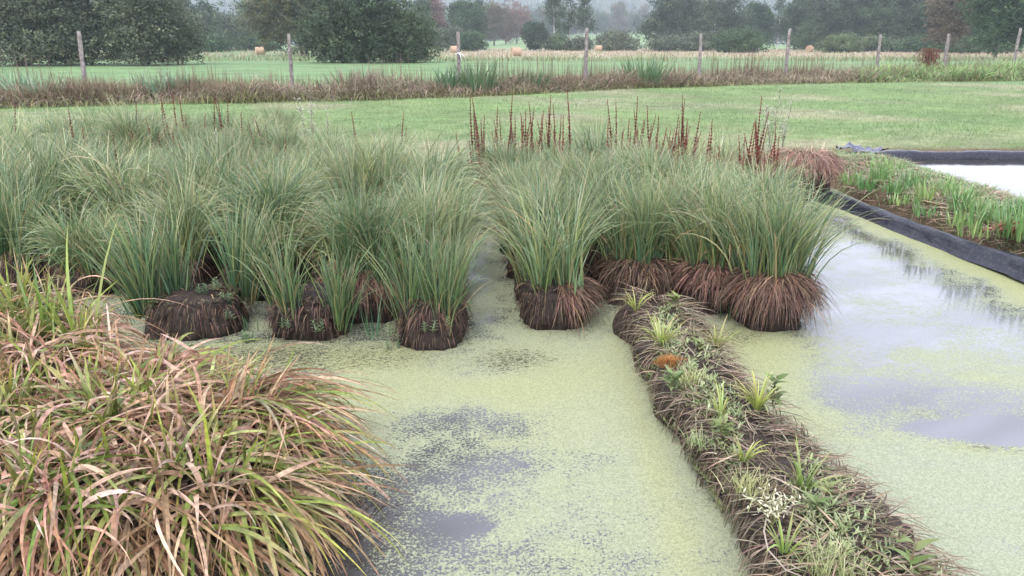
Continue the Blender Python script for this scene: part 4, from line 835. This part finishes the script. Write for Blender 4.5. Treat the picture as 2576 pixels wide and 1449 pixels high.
# ------------------------------------------------------------------ fence posts
posts = [(198, 78, -14.8, 27, -.035, 'weathered grey fence post furthest left, leaning slightly, in front of the big left bushes', .075),
 (725, 85, 0, 29, .0, 'grey fence post in front of the gap left of the many stemmed tree', .065), (1152, 80, 0, 31.2, .005, 'fence post with white ribbon tied around it', .075),
 (1477, 70, 0, 34.6, .0, 'tall brown fence post in front of the birches', .08), (1763, 84, 0, 38, .02, 'dark slender fence post in front of the round bush', .07),
 (1988, 72, 0, 41.5, -.01, 'tall pale fence post between the two round bushes', .085), (2215, 87, 0, 45.5, .012, 'fence post right of the pale round bush', .085), (2387, 85, 0, 50, .0, 'thick grey fence post standing near the red dock plant', .11), (2568, 70, 0, 55, .0, 'fence post cut by the right edge of the picture', .1)]
for (u, v, _, Y, lean, lab, r) in posts:
    x0, zt = aty(u, v, Y); z0 = FZ-.1; h = zt-z0
    t = thing('fence_post', lab, 'fence post', (x0, Y, z0), 'wooden fence posts')
    g = Geo(); s = np.linspace(0, 1, 14); wv = np.cumsum(rng.normal(0, .006, (14, 2)), 0)
    pts = np.stack([wv[:, 0]+lean*(s-1)*h*-1*0-lean*h*(1-s)*-1, wv[:, 1], s*h], -1); pts[:, 0] -= pts[-1, 0]
    rad = r*(1.05-.12*s)*(1+rng.normal(0, .05, 14)); rad[-1] *= .8
    tube(g, pts, rad, (np.array([.21, .185, .175])*(1+rng.normal(0, .12, (14*10, 1)))), 10); g.build('shaft', M_bark, t)
    g = Geo()   # a narrow bark strip and knots on the shaft
    for _ in range(5):
        kz = U(.25, .95, 1)[0]*h; ka = U(3.6, 5.8, 1)[0]; c = np.array([np.interp(kz, s*h, pts[:, 0]), 0, kz])+np.array([math.cos(ka), math.sin(ka), 0])*r*.85
        tube(g, [c, c+np.array([math.cos(ka), math.sin(ka), .3])*r*.5], [r*.35, r*.15], (.1, .08, .07), 6)
    g.build('knot', M_bark, t)
    if 'ribbon' in lab:
        g = Geo(); zr = aty(1152, 137, Y)[1]-z0; a = np.linspace(0, 6.6, 24)
        M_rib = plain('white_ribbon', (.8, .8, .8), .6)
        tube(g, np.stack([np.cos(a)*r*1.15, np.sin(a)*r*1.15, zr+a*.01], -1), .016, (.8, .8, .8), 6)
        for dx, dz in ((.12, .07), (.26, -.14), (.12, -.26)):
            tube(g, [(0.03, -r*1.2, zr), (dx*.6, -r*1.5, zr+dz*.2+.05), (dx, -r*1.4, zr+dz)], [.013, .016, .009], (.8, .8, .8), 6)
        o = g.build('ribbon', M_rib, t, smooth=True); o['label'] = 'white ribbon with loose ends'

# ------------------------------------------------------------------ far verge and dry strip
n = 26000; Yv = 84*(215/84)**U(0, 1, n)**1.2; Xv = U(-.72, .72, n)*Yv; nz_ = fbm(np.stack([Xv, Yv], -1), .12, 3, 2)
k = ((Yv < 94) | (Yv > 108)) & ~((Xv < -20) & (Yv < 84)) & (nz_+U(-.6, .6, n) > -.5) & (hgt(Xv, Yv) < 1); Xv, Yv, nz_ = Xv[k], Yv[k], nz_[k]; n = len(Xv)
fr = (Yv < 96); c0 = np.where(fr[:, None], pick([(.2, .22, .1), (.26, .24, .13), (.15, .2, .09)], n, .15), np.where((nz_ > .1)[:, None], pick([(.36, .27, .2), (.4, .32, .24)], n, .15), pick([(.24, .24, .13), (.2, .23, .11), (.3, .26, .16)], n, .15)))
g = Geo(); blades(g, np.stack([Xv, Yv, hgt(Xv, Yv)], -1), U(0, 6.28, n), U(.3, .75, n)*np.where(fr, 1.1, .75), .05+.0006*Yv, U(0, .6, n), U(.3, 1.6, n), c0, c0*1.15, seg=2)
tag(g.build('dry_field_grass', M_dry), 'pinkish dry uncut grass strip beyond the second meadow', 'grass', kind='stuff')

# ------------------------------------------------------------------ hay bales
def bale_proto():
    t = thing('hay_bale', '', 'hay bale', (0, 0, 0)); a = np.linspace(0, 2*math.pi, 33)[:-1]; g = Geo()
    for xx0, xx1, r0, r1 in ((-.62, -.58, .55, .62), (-.58, .58, .62, .62), (.58, .62, .62, .55)):
        A, S = np.meshgrid(a, np.linspace(0, 1, 8 if xx1-xx0 > .2 else 2)); rr = r0+(r1-r0)*S; rr = rr+.012*np.sin(A*9+S*7)
        V = np.stack([xx0+(xx1-xx0)*S, np.cos(A)*rr, .61+np.sin(A)*rr], -1); m = V.shape[0]
        i = np.arange(m*32).reshape(m, 32); F = np.stack([i[:-1], np.roll(i, -1, 1)[:-1], np.roll(i, -1, 1)[1:], i[1:]], -1).reshape(-1, 4); g.add(V.reshape(-1, 3), F, np.array([.42, .29, .2])*(1+rng.normal(0, .06, (m*32, 1))))
    g.build('rolled_side', M_peat2, t)
    g = Geo()
    for sx in (-1, 1):
        th_ = np.linspace(0, 30, 200); rr = .56*th_/30; pts = np.stack([np.full(200, sx*.625), np.cos(th_)*rr, .61+np.sin(th_)*rr], -1); tube(g, pts, .02, (.5, .38, .27), 4)
        V = [(sx*.62, math.cos(q)*.56, .61+math.sin(q)*.56) for q in a]; V = np.array(V); F = [[0, k, k+1, k+2] for k in range(1, 30, 2)]; g.add(V, F, (.36, .24, .16))
    g.build('spiral_end', M_peat2, t); return t
M_peat2 = leaf_mat('hay', 0, .9, .08, .1, .0, noise=18)
bp_ = None
for (u, vb, Y, rz, lab) in ((653, 135, 129, .45, 'nearest hay bale, alone in the field between the left bushes and the many stemmed tree'), (1298, 134, 118, .35, 'largest hay bale in the middle of the field, right of the iris clump'),
    (1142, 127, 150, .5, 'hay bale half hidden behind the ribbon tied post'), (1422, 127, 190, .2, 'small hay bale at the foot of the birches'), (1505, 127, 175, .3, 'small hay bale just right of the tall brown post'),
    (1674, 126, 210, .6, 'small hay bale left of the slender dark post'), (1771, 125, 200, .1, 'hay bale directly behind the slender dark post'), (2037, 126, 165, .9, 'hay bale beside the pale round bush'), (2311, 122, 215, .2, 'furthest right hay bale, low against the dark trees')):
    x0, _ = aty(u, 125, Y); loc = (x0, Y, float(hgt(np.array(x0), np.array(Y)))-.05)
    if bp_ is None: bp_ = bale_proto(); b = bp_; b.location = loc; b.rotation_euler = (0, 0, rz); b['group'] = 'round hay bales in the far field'
    else: b = dup(bp_, loc, rz)
    b['label'] = lab
    k = 1.0 if Y < 130 else 1.05; b.scale = (k, k, k)

# ------------------------------------------------------------------ trees and bushes
def crown_mesh(name, parent, lobes, n, leaf, pal, asp=.55, shell=.55, clump=None, jit=.16):
    lob = np.array(lobes, float); area = (lob[:, 3]*lob[:, 4]); Q = 22; li = rng.choice(len(lob), n//Q+1, p=area/area.sum())
    m = len(li); d = rng.normal(0, 1, (m, 3)); d /= np.linalg.norm(d, axis=1)[:, None]
    q = 1-shell*U(0, 1, m)**1.8
    bump = 1+.38*fbm(d*1.7+li[:, None]*.9, 2.1, 4, 1)
    cc = lob[li, :3]+d*lob[li][:, [3, 3, 4]]*(q*bump)[:, None]
    cc = cc[cc[:, 2] > .15]; m = len(cc)
    cl = clump or leaf*2.1; cidc = rng.integers(0, 99, m); gain = 1+rng.normal(0, .16, m)
    P = np.repeat(cc, Q, 0)+rng.normal(0, cl*.5, (m*Q, 3))*np.array([1, 1, .7]); kp = P[:, 2] > .05; P = P[kp]; n = len(P)
    ax = rng.normal(0, 1, (n, 3)); ax[:, 2] *= .8; ax /= np.linalg.norm(ax, axis=1)[:, None]
    b2 = np.cross(ax, rng.normal(0, 1, (n, 3))); b2 /= np.linalg.norm(b2, axis=1)[:, None]
    s = leaf*U(.6, 1.3, n)[:, None]
    V = np.stack([P-ax*s*.5, P+b2*s*asp*.5, P+ax*s*.5, P-b2*s*asp*.5], 1)
    F = np.arange(n*4).reshape(n, 4); pal = np.array(pal)
    cid = np.repeat(cidc, Q)[kp] % len(pal); gn = np.repeat(gain, Q)[kp][:, None]
    hz = .5+.5*fbm(P*.9, .6, 2, 3); c = pal[cid]*gn*(1+rng.normal(0, jit, (n, 1)))*(.7+.6*hz)[:, None]
    return mesh_np(name, V.reshape(-1, 3), F, M_tree, parent, np.repeat(c, 4, 0))
def limbs(name, parent, h, r, tops, colr=(.10, .085, .07), base=(0, 0), stems=1, k=6):
    g = Geo()
    for st in range(stems):
        a = U(0, 6.28, 1)[0]; bx = base[0]+(math.cos(a)*r*2 if stems > 1 else 0); by = base[1]+(math.sin(a)*r*2 if stems > 1 else 0)
        tx = bx+math.cos(a)*h*(.22 if stems > 1 else .02); ty = by+math.sin(a)*h*(.22 if stems > 1 else .02)
        pts = [(bx, by, -.2), (bx+(tx-bx)*.3+rng.normal(0, r*.4), by+(ty-by)*.3, h*.3), (bx+(tx-bx)*.7+rng.normal(0, r*.6), by+(ty-by)*.7, h*.65), (tx, ty, h)]
        tube(g, pts, [r*1.15, r*.85, r*.5, r*.12], colr, 8)
        for j in range(tops):
            s = U(.3, .85, 1)[0]; p = np.array([np.interp(s, [0, .3, .65, 1], [q[c] for q in pts]) for c in range(3)]); al = U(0, 6.28, 1)[0]; ll = h*U(.18, .36, 1)[0]
            e = p+np.array([math.cos(al)*ll, math.sin(al)*ll, ll*.7]); tube(g, [p, (p+e)/2+[0, 0, -.04*ll], e], [r*.36, r*.22, r*.06], colr, 5)
    return g.build(name, M_bark, parent)
def lobes_for(kind, Wd, H):
    L_ = []
    if kind == 'bush':
        for _ in range(13):
            a = U(0, 6.28, 1)[0]; q = U(0, .6, 1)[0]; rr = U(.22, .36, 1)[0]*Wd; L_.append((math.cos(a)*q*Wd*.5*1.3, math.sin(a)*q*Wd*.5, H*U(.25, .62, 1)[0]*(1-.25*q), rr, min(rr, H*.36)))
        L_ += [(0, 0, H*.45, Wd*.4, H*.5), (-Wd*.3, 0, H*.25, Wd*.24, H*.28), (Wd*.3, 0, H*.25, Wd*.24, H*.28), (0, -Wd*.2, H*.22, Wd*.3, H*.25)]
    elif kind == 'tall':
        for _ in range(20):
            z = U(.2, .9, 1)[0]; wz = math.sin(min(1, (1.12-z)/.6)*1.5)**.8; a = U(0, 6.28, 1)[0]; q = U(.2, .75, 1)[0]*wz*Wd*.5; rr = Wd*U(.17, .29, 1)[0]*(.5+.5*wz)
            L_.append((math.cos(a)*q, math.sin(a)*q, z*H, rr, rr*U(.7, 1.1, 1)[0]))
        L_.append((0, 0, H*.5, Wd*.3, H*.28)); L_.append((0, 0, H*.9, Wd*.14, H*.1))
    elif kind == 'birch':
        for _ in range(17):
            z = U(.28, .95, 1)[0]; wz = (1.05-z)**.55; a = U(0, 6.28, 1)[0]; q = U(.2, .8, 1)[0]*wz*Wd*.5; rr = Wd*U(.11, .19, 1)[0]
            L_.append((math.cos(a)*q, math.sin(a)*q, z*H, rr, rr*1.3))
    elif kind == 'poplar':
        for z in np.linspace(.22, .95, 14): rr = Wd*.42*math.sin(min(1, (1.05-z)*2.2)*1.5); L_.append((rng.normal(0, Wd*.08), rng.normal(0, Wd*.08), z*H, rr, rr*1.2))
    return L_
PG = {'willow': [(.085, .105, .065), (.11, .13, .08), (.065, .085, .055), (.14, .155, .095)], 'olive': [(.095, .095, .045), (.075, .08, .04), (.12, .11, .05), (.06, .07, .035)],
      'deep': [(.045, .07, .04), (.062, .095, .052), (.052, .08, .042), (.085, .115, .06)], 'grn': [(.06, .10, .045), (.08, .125, .055), (.05, .085, .04)], 'pale': [(.14, .18, .08), (.18, .215, .10), (.11, .15, .07)],
      'rust': [(.15, .085, .065), (.18, .11, .08), (.12, .08, .06)], 'brown': [(.10, .085, .055), (.12, .095, .06)]}
def put(label, u, Y, Wd, H, kind, pal, n, leaf, name='broadleaf_tree', cat='tree', stems=1, r=None, proto=None, shell=.55, group=None, trunkcol=(.10, .085, .07), zoff=0, tops=5):
    x0, _ = aty(u, HOR, Y); z = float(hgt(np.array([x0]), np.array([Y]))[0])
    t = thing(name, label, cat, (x0, Y, z+zoff), group)
    limbs('trunk', t, H*.86, r or max(.12, H*.018), tops, stems=stems, colr=trunkcol)
    crown_mesh('crown', t, lobes_for(kind, Wd, H), n, leaf, PG[pal], shell=shell)
    return t
# near bushes
put('tallest part of the dark willow thicket at the left edge', 40, 70, 11.5, 11, 'bush', 'willow', 34000, .24, 'willow_bush', 'bush', 5, .12)
put('middle of the dark willow thicket on the left, behind the first fence post', 215, 72, 10.5, 10.8, 'bush', 'willow', 32000, .24, 'willow_bush', 'bush', 5, .12)
put('right hand end of the left willow thicket, sloping down to the field with the bale', 360, 71, 9.2, 9.0, 'bush', 'willow', 30000, .24, 'willow_bush', 'bush', 5, .12)
put('low willow growth at the right foot of the left thicket', 448, 73, 5.0, 5.4, 'bush', 'willow', 9000, .22, 'willow_bush', 'bush', 3, .06)
t = put('broad yellowish tree with many stems fanning from its foot', 765, 118, 14.5, 12.5, 'tall', 'olive', 30000, .34, 'many_stemmed_tree', 'tree', 7, .16, shell=.6)
x0 = aty(765, 100, 118)[0]
crown_mesh('hanging_branches', t, [(-5.6, 0, 4.2, 2.6, 2.2), (-3.6, -1, 5.4, 2.8, 2.2), (3.5, 0, 5.0, 2.6, 2.4), (-1, 0, 6.5, 4, 2.5), (-6.0, 0, 6.5, 2.3, 2.4)], 9000, .32, PG['olive'])
put('big rounded dark green willow bush in the middle, right of the many stemmed tree', 915, 80, 9.8, 9.6, 'bush', 'deep', 34000, .25, 'willow_bush', 'bush', 5, .12)
put('right flank of the big middle willow bush, reaching towards the ribbon tied post', 1025, 81, 6.8, 6.4, 'bush', 'deep', 22000, .24, 'willow_bush', 'bush', 4, .09)
put('left flank of the big middle willow bush under the many stemmed tree', 838, 79, 5.8, 6.6, 'bush', 'deep', 16000, .24, 'willow_bush', 'bush', 3, .09)
put('dark round bush standing in front of the slender trees, centre right', 1865, 150, 9.2, 5.0, 'bush', 'grn', 13000, .34, 'round_bush', 'bush', 4, .09)
put('pale green dome shaped bush right of the tall pale post', 2115, 152, 8.6, 3.5, 'bush', 'pale', 12000, .3, 'round_bush', 'bush', 4, .07)
put('soft grey green willow filling the top right corner', 2510, 105, 9.5, 11, 'tall', 'grn', 20000, .34, 'willow_tree', 'tree', 1, .2)
put('brownish thin crowned tree left of the top right willow', 2385, 125, 7, 10.5, 'tall', 'brown', 12000, .32, 'broadleaf_tree', 'tree', 1, .15)
# trees further back
T2 = [
 (490, 176, 10, 9, 'bush', 'deep', 'dense low tree between the left thicket and the bale'), (610, 186, 11, 8.5, 'bush', 'deep', 'dense low tree behind and left of the many stemmed tree'), (665, 180, 9, 5, 'bush', 'grn', 'low shrub seen under the many stemmed crown'),
 (1700, 232, 9, 14, 'tall', 'deep', 'rear row tree between the two big dark trees'), (1785, 230, 9, 13, 'tall', 'grn', 'rear row tree right of the second big dark tree'), (1860, 235, 8, 9, 'tall', 'deep', 'low rear tree above the round bush'),
 (2030, 232, 9, 15, 'tall', 'deep', 'rear row tree right of the sky gap'), (2105, 230, 10, 16, 'tall', 'grn', 'rear row tree over the pale bush'), (2180, 228, 10, 16, 'tall', 'deep', 'rear row tree left of the post beyond the pale bush'),
 (2255, 226, 10, 16, 'tall', 'deep', 'rear row tree just left of the furthest right bale'), (2320, 224, 10, 16, 'tall', 'grn', 'rear row tree just right of the furthest right bale'), (2410, 220, 11, 16, 'tall', 'deep', 'rear row tree behind the thick grey post'),
 (455, 185, 8, 12.5, 'tall', 'grn', 'green tree peeping over the right end of the left thicket'), (520, 200, 8, 11, 'tall', 'deep', 'bluish tree at the left of the small sky gap behind the bale'), (575, 190, 9, 10.2, 'bush', 'deep', 'dense dark tree directly behind the nearest bale'),
 (625, 205, 8, 12, 'tall', 'grn', 'tree behind the left side of the many stemmed tree'), (690, 200, 9, 12, 'tall', 'deep', 'dark tree seen below the many stemmed crown'), (530, 160, 7, 3.4, 'bush', 'grn', 'low shrub at the foot of the trees behind the nearest bale'),
 (1062, 215, 6, 13.5, 'tall', 'grn', 'green tree just right of the middle willow bush'), (1090, 240, 7, 14.2, 'tall', 'rust', 'rusty brown tree with a pale trunk right of the middle bush'), (1132, 195, 9, 6, 'bush', 'willow', 'grey green shrub behind the half hidden bale'),
 (1160, 215, 6, 12.6, 'tall', 'deep', 'dark crowned tree left of the poplar'), (1183, 210, 7.5, 11, 'tall', 'grn', 'light green tree standing before the poplar'), (1205, 225, 4.2, 14.5, 'poplar', 'deep', 'slim dark poplar rising highest left of the hill'),
 (1243, 290, 9, 15, 'tall', 'brown', 'bluish tree under the distant pylon'), (1300, 330, 13, 16, 'tall', 'rust', 'wide rusty brown tree in front of the hill'), (1272, 320, 8, 13, 'tall', 'rust', 'smaller brown tree at the left of the wide rusty one'),
 (1185, 175, 5.5, 4.2, 'bush', 'grn', 'small bush under the light green tree'), (1342, 190, 4.6, 5.5, 'tall', 'deep', 'small spreading tree alone before the pale slope'),
 (1392, 200, 7.5, 14.8, 'birch', 'grn', 'leftmost birch with open airy crown'), (1432, 205, 6.5, 15.6, 'birch', 'grn', 'middle birch with white trunk'), (1470, 198, 6.5, 14.6, 'birch', 'deep', 'rightmost birch with slanting white trunk behind the brown post'),
 (1400, 190, 6, 3.6, 'bush', 'grn', 'low bush below the leftmost birch'), (1452, 185, 6, 3.0, 'bush', 'willow', 'low bush below the rightmost birch'), (1560, 180, 9.5, 4.8, 'bush', 'willow', 'grey green spreading bush before the pale slope right of the birches'),
 (1690, 175, 11, 3.6, 'bush', 'willow', 'low grey shrub belt below the big dark trees'), (1755, 180, 9, 4.2, 'bush', 'willow', 'shrub belt behind the slender dark post'),
 (1672, 200, 9.5, 13.5, 'tall', 'deep', 'first big dark tree right of the valley gap'), (1740, 205, 11, 15.5, 'tall', 'deep', 'second big dark tree right of the valley gap'), (1822, 200, 11, 14.5, 'tall', 'deep', 'big dark tree behind the round bush'),
 (1905, 210, 8, 11, 'tall', 'grn', 'shorter tree below the sky gap right of the round bush'), (1955, 225, 8, 15.5, 'birch', 'deep', 'thin see through tree in the sky gap'), (2000, 215, 8.5, 13.5, 'tall', 'grn', 'tree behind the tall pale post'),
 (2035, 195, 7, 7, 'bush', 'grn', 'rounded shrub behind the bale at the pale bush'), (2068, 205, 10, 15.5, 'tall', 'deep', 'dark tree rising over the left of the pale bush'), (2145, 195, 11, 15, 'tall', 'deep', 'dark tree behind the right of the pale bush'),
 (2215, 190, 10, 14, 'tall', 'grn', 'dark green tree behind the post right of the pale bush'), (2285, 180, 10, 15, 'tall', 'deep', 'dark tree above the furthest right bale'), (2345, 170, 9, 13.5, 'tall', 'deep', 'dark tree behind the brownish thin crowned tree'),
 (2440, 160, 10, 13, 'tall', 'deep', 'dark tree left behind the top right willow'), (2570, 165, 10, 13, 'tall', 'grn', 'dark tree behind the top right willow at the picture edge'), (2230, 165, 12, 3.4, 'bush', 'deep', 'dark shrub belt under the right hand trees'), (2350, 150, 11, 3.2, 'bush', 'grn', 'shrub belt under the trees near the right post'), (2480, 140, 12, 3.0, 'bush', 'grn', 'low shrubs under the top right willow'),
]
for (u, Y, Wd, H, kind, pal, lab) in T2:
    nm = {'birch': 'birch_tree', 'poplar': 'poplar_tree', 'bush': 'shrub', 'tall': 'broadleaf_tree'}[kind]
    put(lab, u, Y, Wd*(1.22 if kind == 'tall' else 1), H*1.03, kind, pal, {'bush': 7000, 'tall': 12000, 'birch': 4200, 'poplar': 4500}[kind], .46 if kind != 'birch' else .4, nm, 'bush' if kind == 'bush' else 'tree', 1 if kind != 'bush' else 3, r=.14 if kind == 'birch' else None,
        trunkcol=(.5, .47, .45) if kind == 'birch' else (.10, .085, .07), shell=.7)
# hazy middle distance wood, a few kinds copied
M3 = []
for k, (kd, pl) in enumerate((('tall', 'deep'), ('tall', 'grn'), ('bush', 'deep'), ('tall', 'brown'))):
    M3.append(put('hazy tree of the wood at the foot of the far hill', 1288, 520, 13, 17, kd, pl, 2600, .9, 'distant_tree', 'tree', proto=True, shell=.8, group='hazy trees at the foot of the hill'))
first = [True]*4
for k in range(95):
    Y = float(U(430, 640, 1)[0]); u = float(U(1040, 1700, 1)[0]) if k < 70 else float(U(1860, 2020, 1)[0] if k < 85 else U(480, 620, 1)[0])
    if Y < 520 and 1400 < u < 1660: Y += 120
    x0 = aty(u, HOR, Y)[0]; z = float(hgt(np.array([x0]), np.array([Y]))[0]); j = k % 4; s = float(U(.8, 1.25, 1)[0])
    if first[j]: first[j] = False; M3[j].location = (x0, Y, z)
    else: dup(M3[j], (x0, Y, z), float(U(0, 6.28, 1)[0]), (s, s, s))

# ------------------------------------------------------------------ hills with far forest
hx = np.linspace(-2200, 2200, 150); hy = np.linspace(700, 2300, 60); HX, HY = np.meshgrid(hx, hy)
def hillh(X, Y):
    ux = X/np.maximum(Y, 1)*FPX+1288
    rid = np.interp(X, [-1600, -500, -150, 20, 120, 250, 420, 900, 1800], [70, 78, 60, 60, 68, 76, 84, 95, 70])
    pr = sstep(Y, 680, 1500)*(1-.35*sstep(Y, 1600, 2300))
    return 2+rid*pr*1.0+5*fbm(np.stack([X, Y], -1), .004, 3, 2)*pr+np.clip(Y-230, 0, None)*0
HZ = hillh(HX, HY)
o = mesh_np('hills', np.stack([HX, HY, HZ], -1).reshape(-1, 3), gridF(np.arange(60*150).reshape(60, 150)), M_ground, col=np.broadcast_to(np.array([.05, .075, .04]), (60*150, 3)), smooth=True)
tag(o, 'long wooded hill fading into pale blue haze', 'hills', kind='structure')
n = 9000; X = U(-1000, 1100, n); Y = U(760, 1620, n); k = np.abs(X) < .72*Y; X, Y = X[k], Y[k]; n = len(X); Z = hillh(X, Y); H_ = U(11, 21, n); Wd = U(3.5, 6.5, n); kk = 6
a = np.arange(kk)*2*math.pi/kk
R1 = np.stack([X[:, None]+np.cos(a)*Wd[:, None]*U(.7, 1.2, (n, kk)), Y[:, None]+np.sin(a)*Wd[:, None], Z[:, None]+U(-1, 3, (n, kk))], -1)
R2 = np.stack([X[:, None]+np.cos(a+.4)*Wd[:, None]*.55*U(.7, 1.3, (n, kk)), Y[:, None]+np.sin(a+.4)*Wd[:, None]*.55, Z[:, None]+H_[:, None]*U(.45, .7, (n, kk))], -1)
top = np.stack([X, Y, Z+H_], -1)[:, None]+U(-.2, .2, (n, kk, 3))
V = np.concatenate([R1, R2, top], 1); i = (np.arange(n)*3*kk)[:, None]; j = np.arange(kk)[None]; j2 = (j+1) % kk
F = np.concatenate([np.stack([i+j, i+j2, i+kk+j2, i+kk+j], -1).reshape(-1, 4), np.stack([i+kk+j, i+kk+j2, i+2*kk+j2, i+2*kk+j], -1).reshape(-1, 4)])
o = mesh_np('far_forest', V.reshape(-1, 3), F, M_tree, col=np.repeat(pick([(.03, .05, .03), (.05, .075, .035), (.07, .08, .04)], n, .15), 3*kk, 0))
tag(o, 'far off conifer forest covering the hill behind the valley', 'forest', kind='stuff')
# pylon on the skyline
Yp = 560; x0, zt = aty(1241, -6, Yp); zb = float(hgt(np.array([x0]), np.array([Yp]))[0]); Hp = zt-zb
t = thing('power_pylon', 'tall thin lattice power pylon just poking above the trees under the white sky', 'pylon', (x0, Yp, zb)); g = Geo()
for sx in (-1, 1):
    for sy in (-1, 1): tube(g, [(sx*2.2, sy*2.2, 0), (sx*.45, sy*.45, Hp*.7), (sx*.25, sy*.25, Hp)], [.14, .1, .08], (.2, .2, .21), 4)
lv = np.linspace(0, 1, 15)
for q0, q1 in zip(lv[:-1], lv[1:]):
    w0 = np.interp(q0, [0, .7, 1], [2.2, .45, .25]); w1 = np.interp(q1, [0, .7, 1], [2.2, .45, .25])
    for s in (-1, 1):
        tube(g, [(s*w0, -w0, q0*Hp), (-s*w1, -w1, q1*Hp)], [.06, .06], (.2, .2, .21), 4); tube(g, [(s*w0, w0, q0*Hp), (-s*w1, w1, q1*Hp)], [.06, .06], (.2, .2, .21), 4)
g.build('lattice_tower', M_bark, t)
for q in (.8, .88, .96):
    g = Geo(); tube(g, [(-4.5, 0, Hp*q), (0, 0, Hp*q+.8), (4.5, 0, Hp*q)], [.06, .12, .06], (.2, .2, .21), 4); tube(g, [(-4.5, 0, Hp*q), (4.5, 0, Hp*q)], [.07, .07], (.2, .2, .21), 4); g.build('crossarm', M_bark, t)

# ------------------------------------------------------------------ haze in the valley air
hz, n_, o_ = new_mat('haze_air'); pv = n_.nodes.new('ShaderNodeVolumePrincipled'); pv.inputs['Color'].default_value = (.82, .885, 1, 1); pv.inputs['Density'].default_value = .0004; pv.inputs['Anisotropy'].default_value = .1
n_.links.new(pv.outputs[0], o_.inputs['Volume'])
x0_, x1_, y0_, y1_, z0_, z1_ = -2700, 2700, -120, 2700, -2, 150
V = [(x, y, z) for z in (z0_, z1_) for y in (y0_, y1_) for x in (x0_, x1_)]
o = mesh_np('haze', V, [[0, 2, 3, 1], [4, 5, 7, 6], [0, 1, 5, 4], [2, 6, 7, 3], [0, 4, 6, 2], [1, 3, 7, 5]], hz); tag(o, 'thin bluish haze in the valley air', 'haze', kind='stuff')
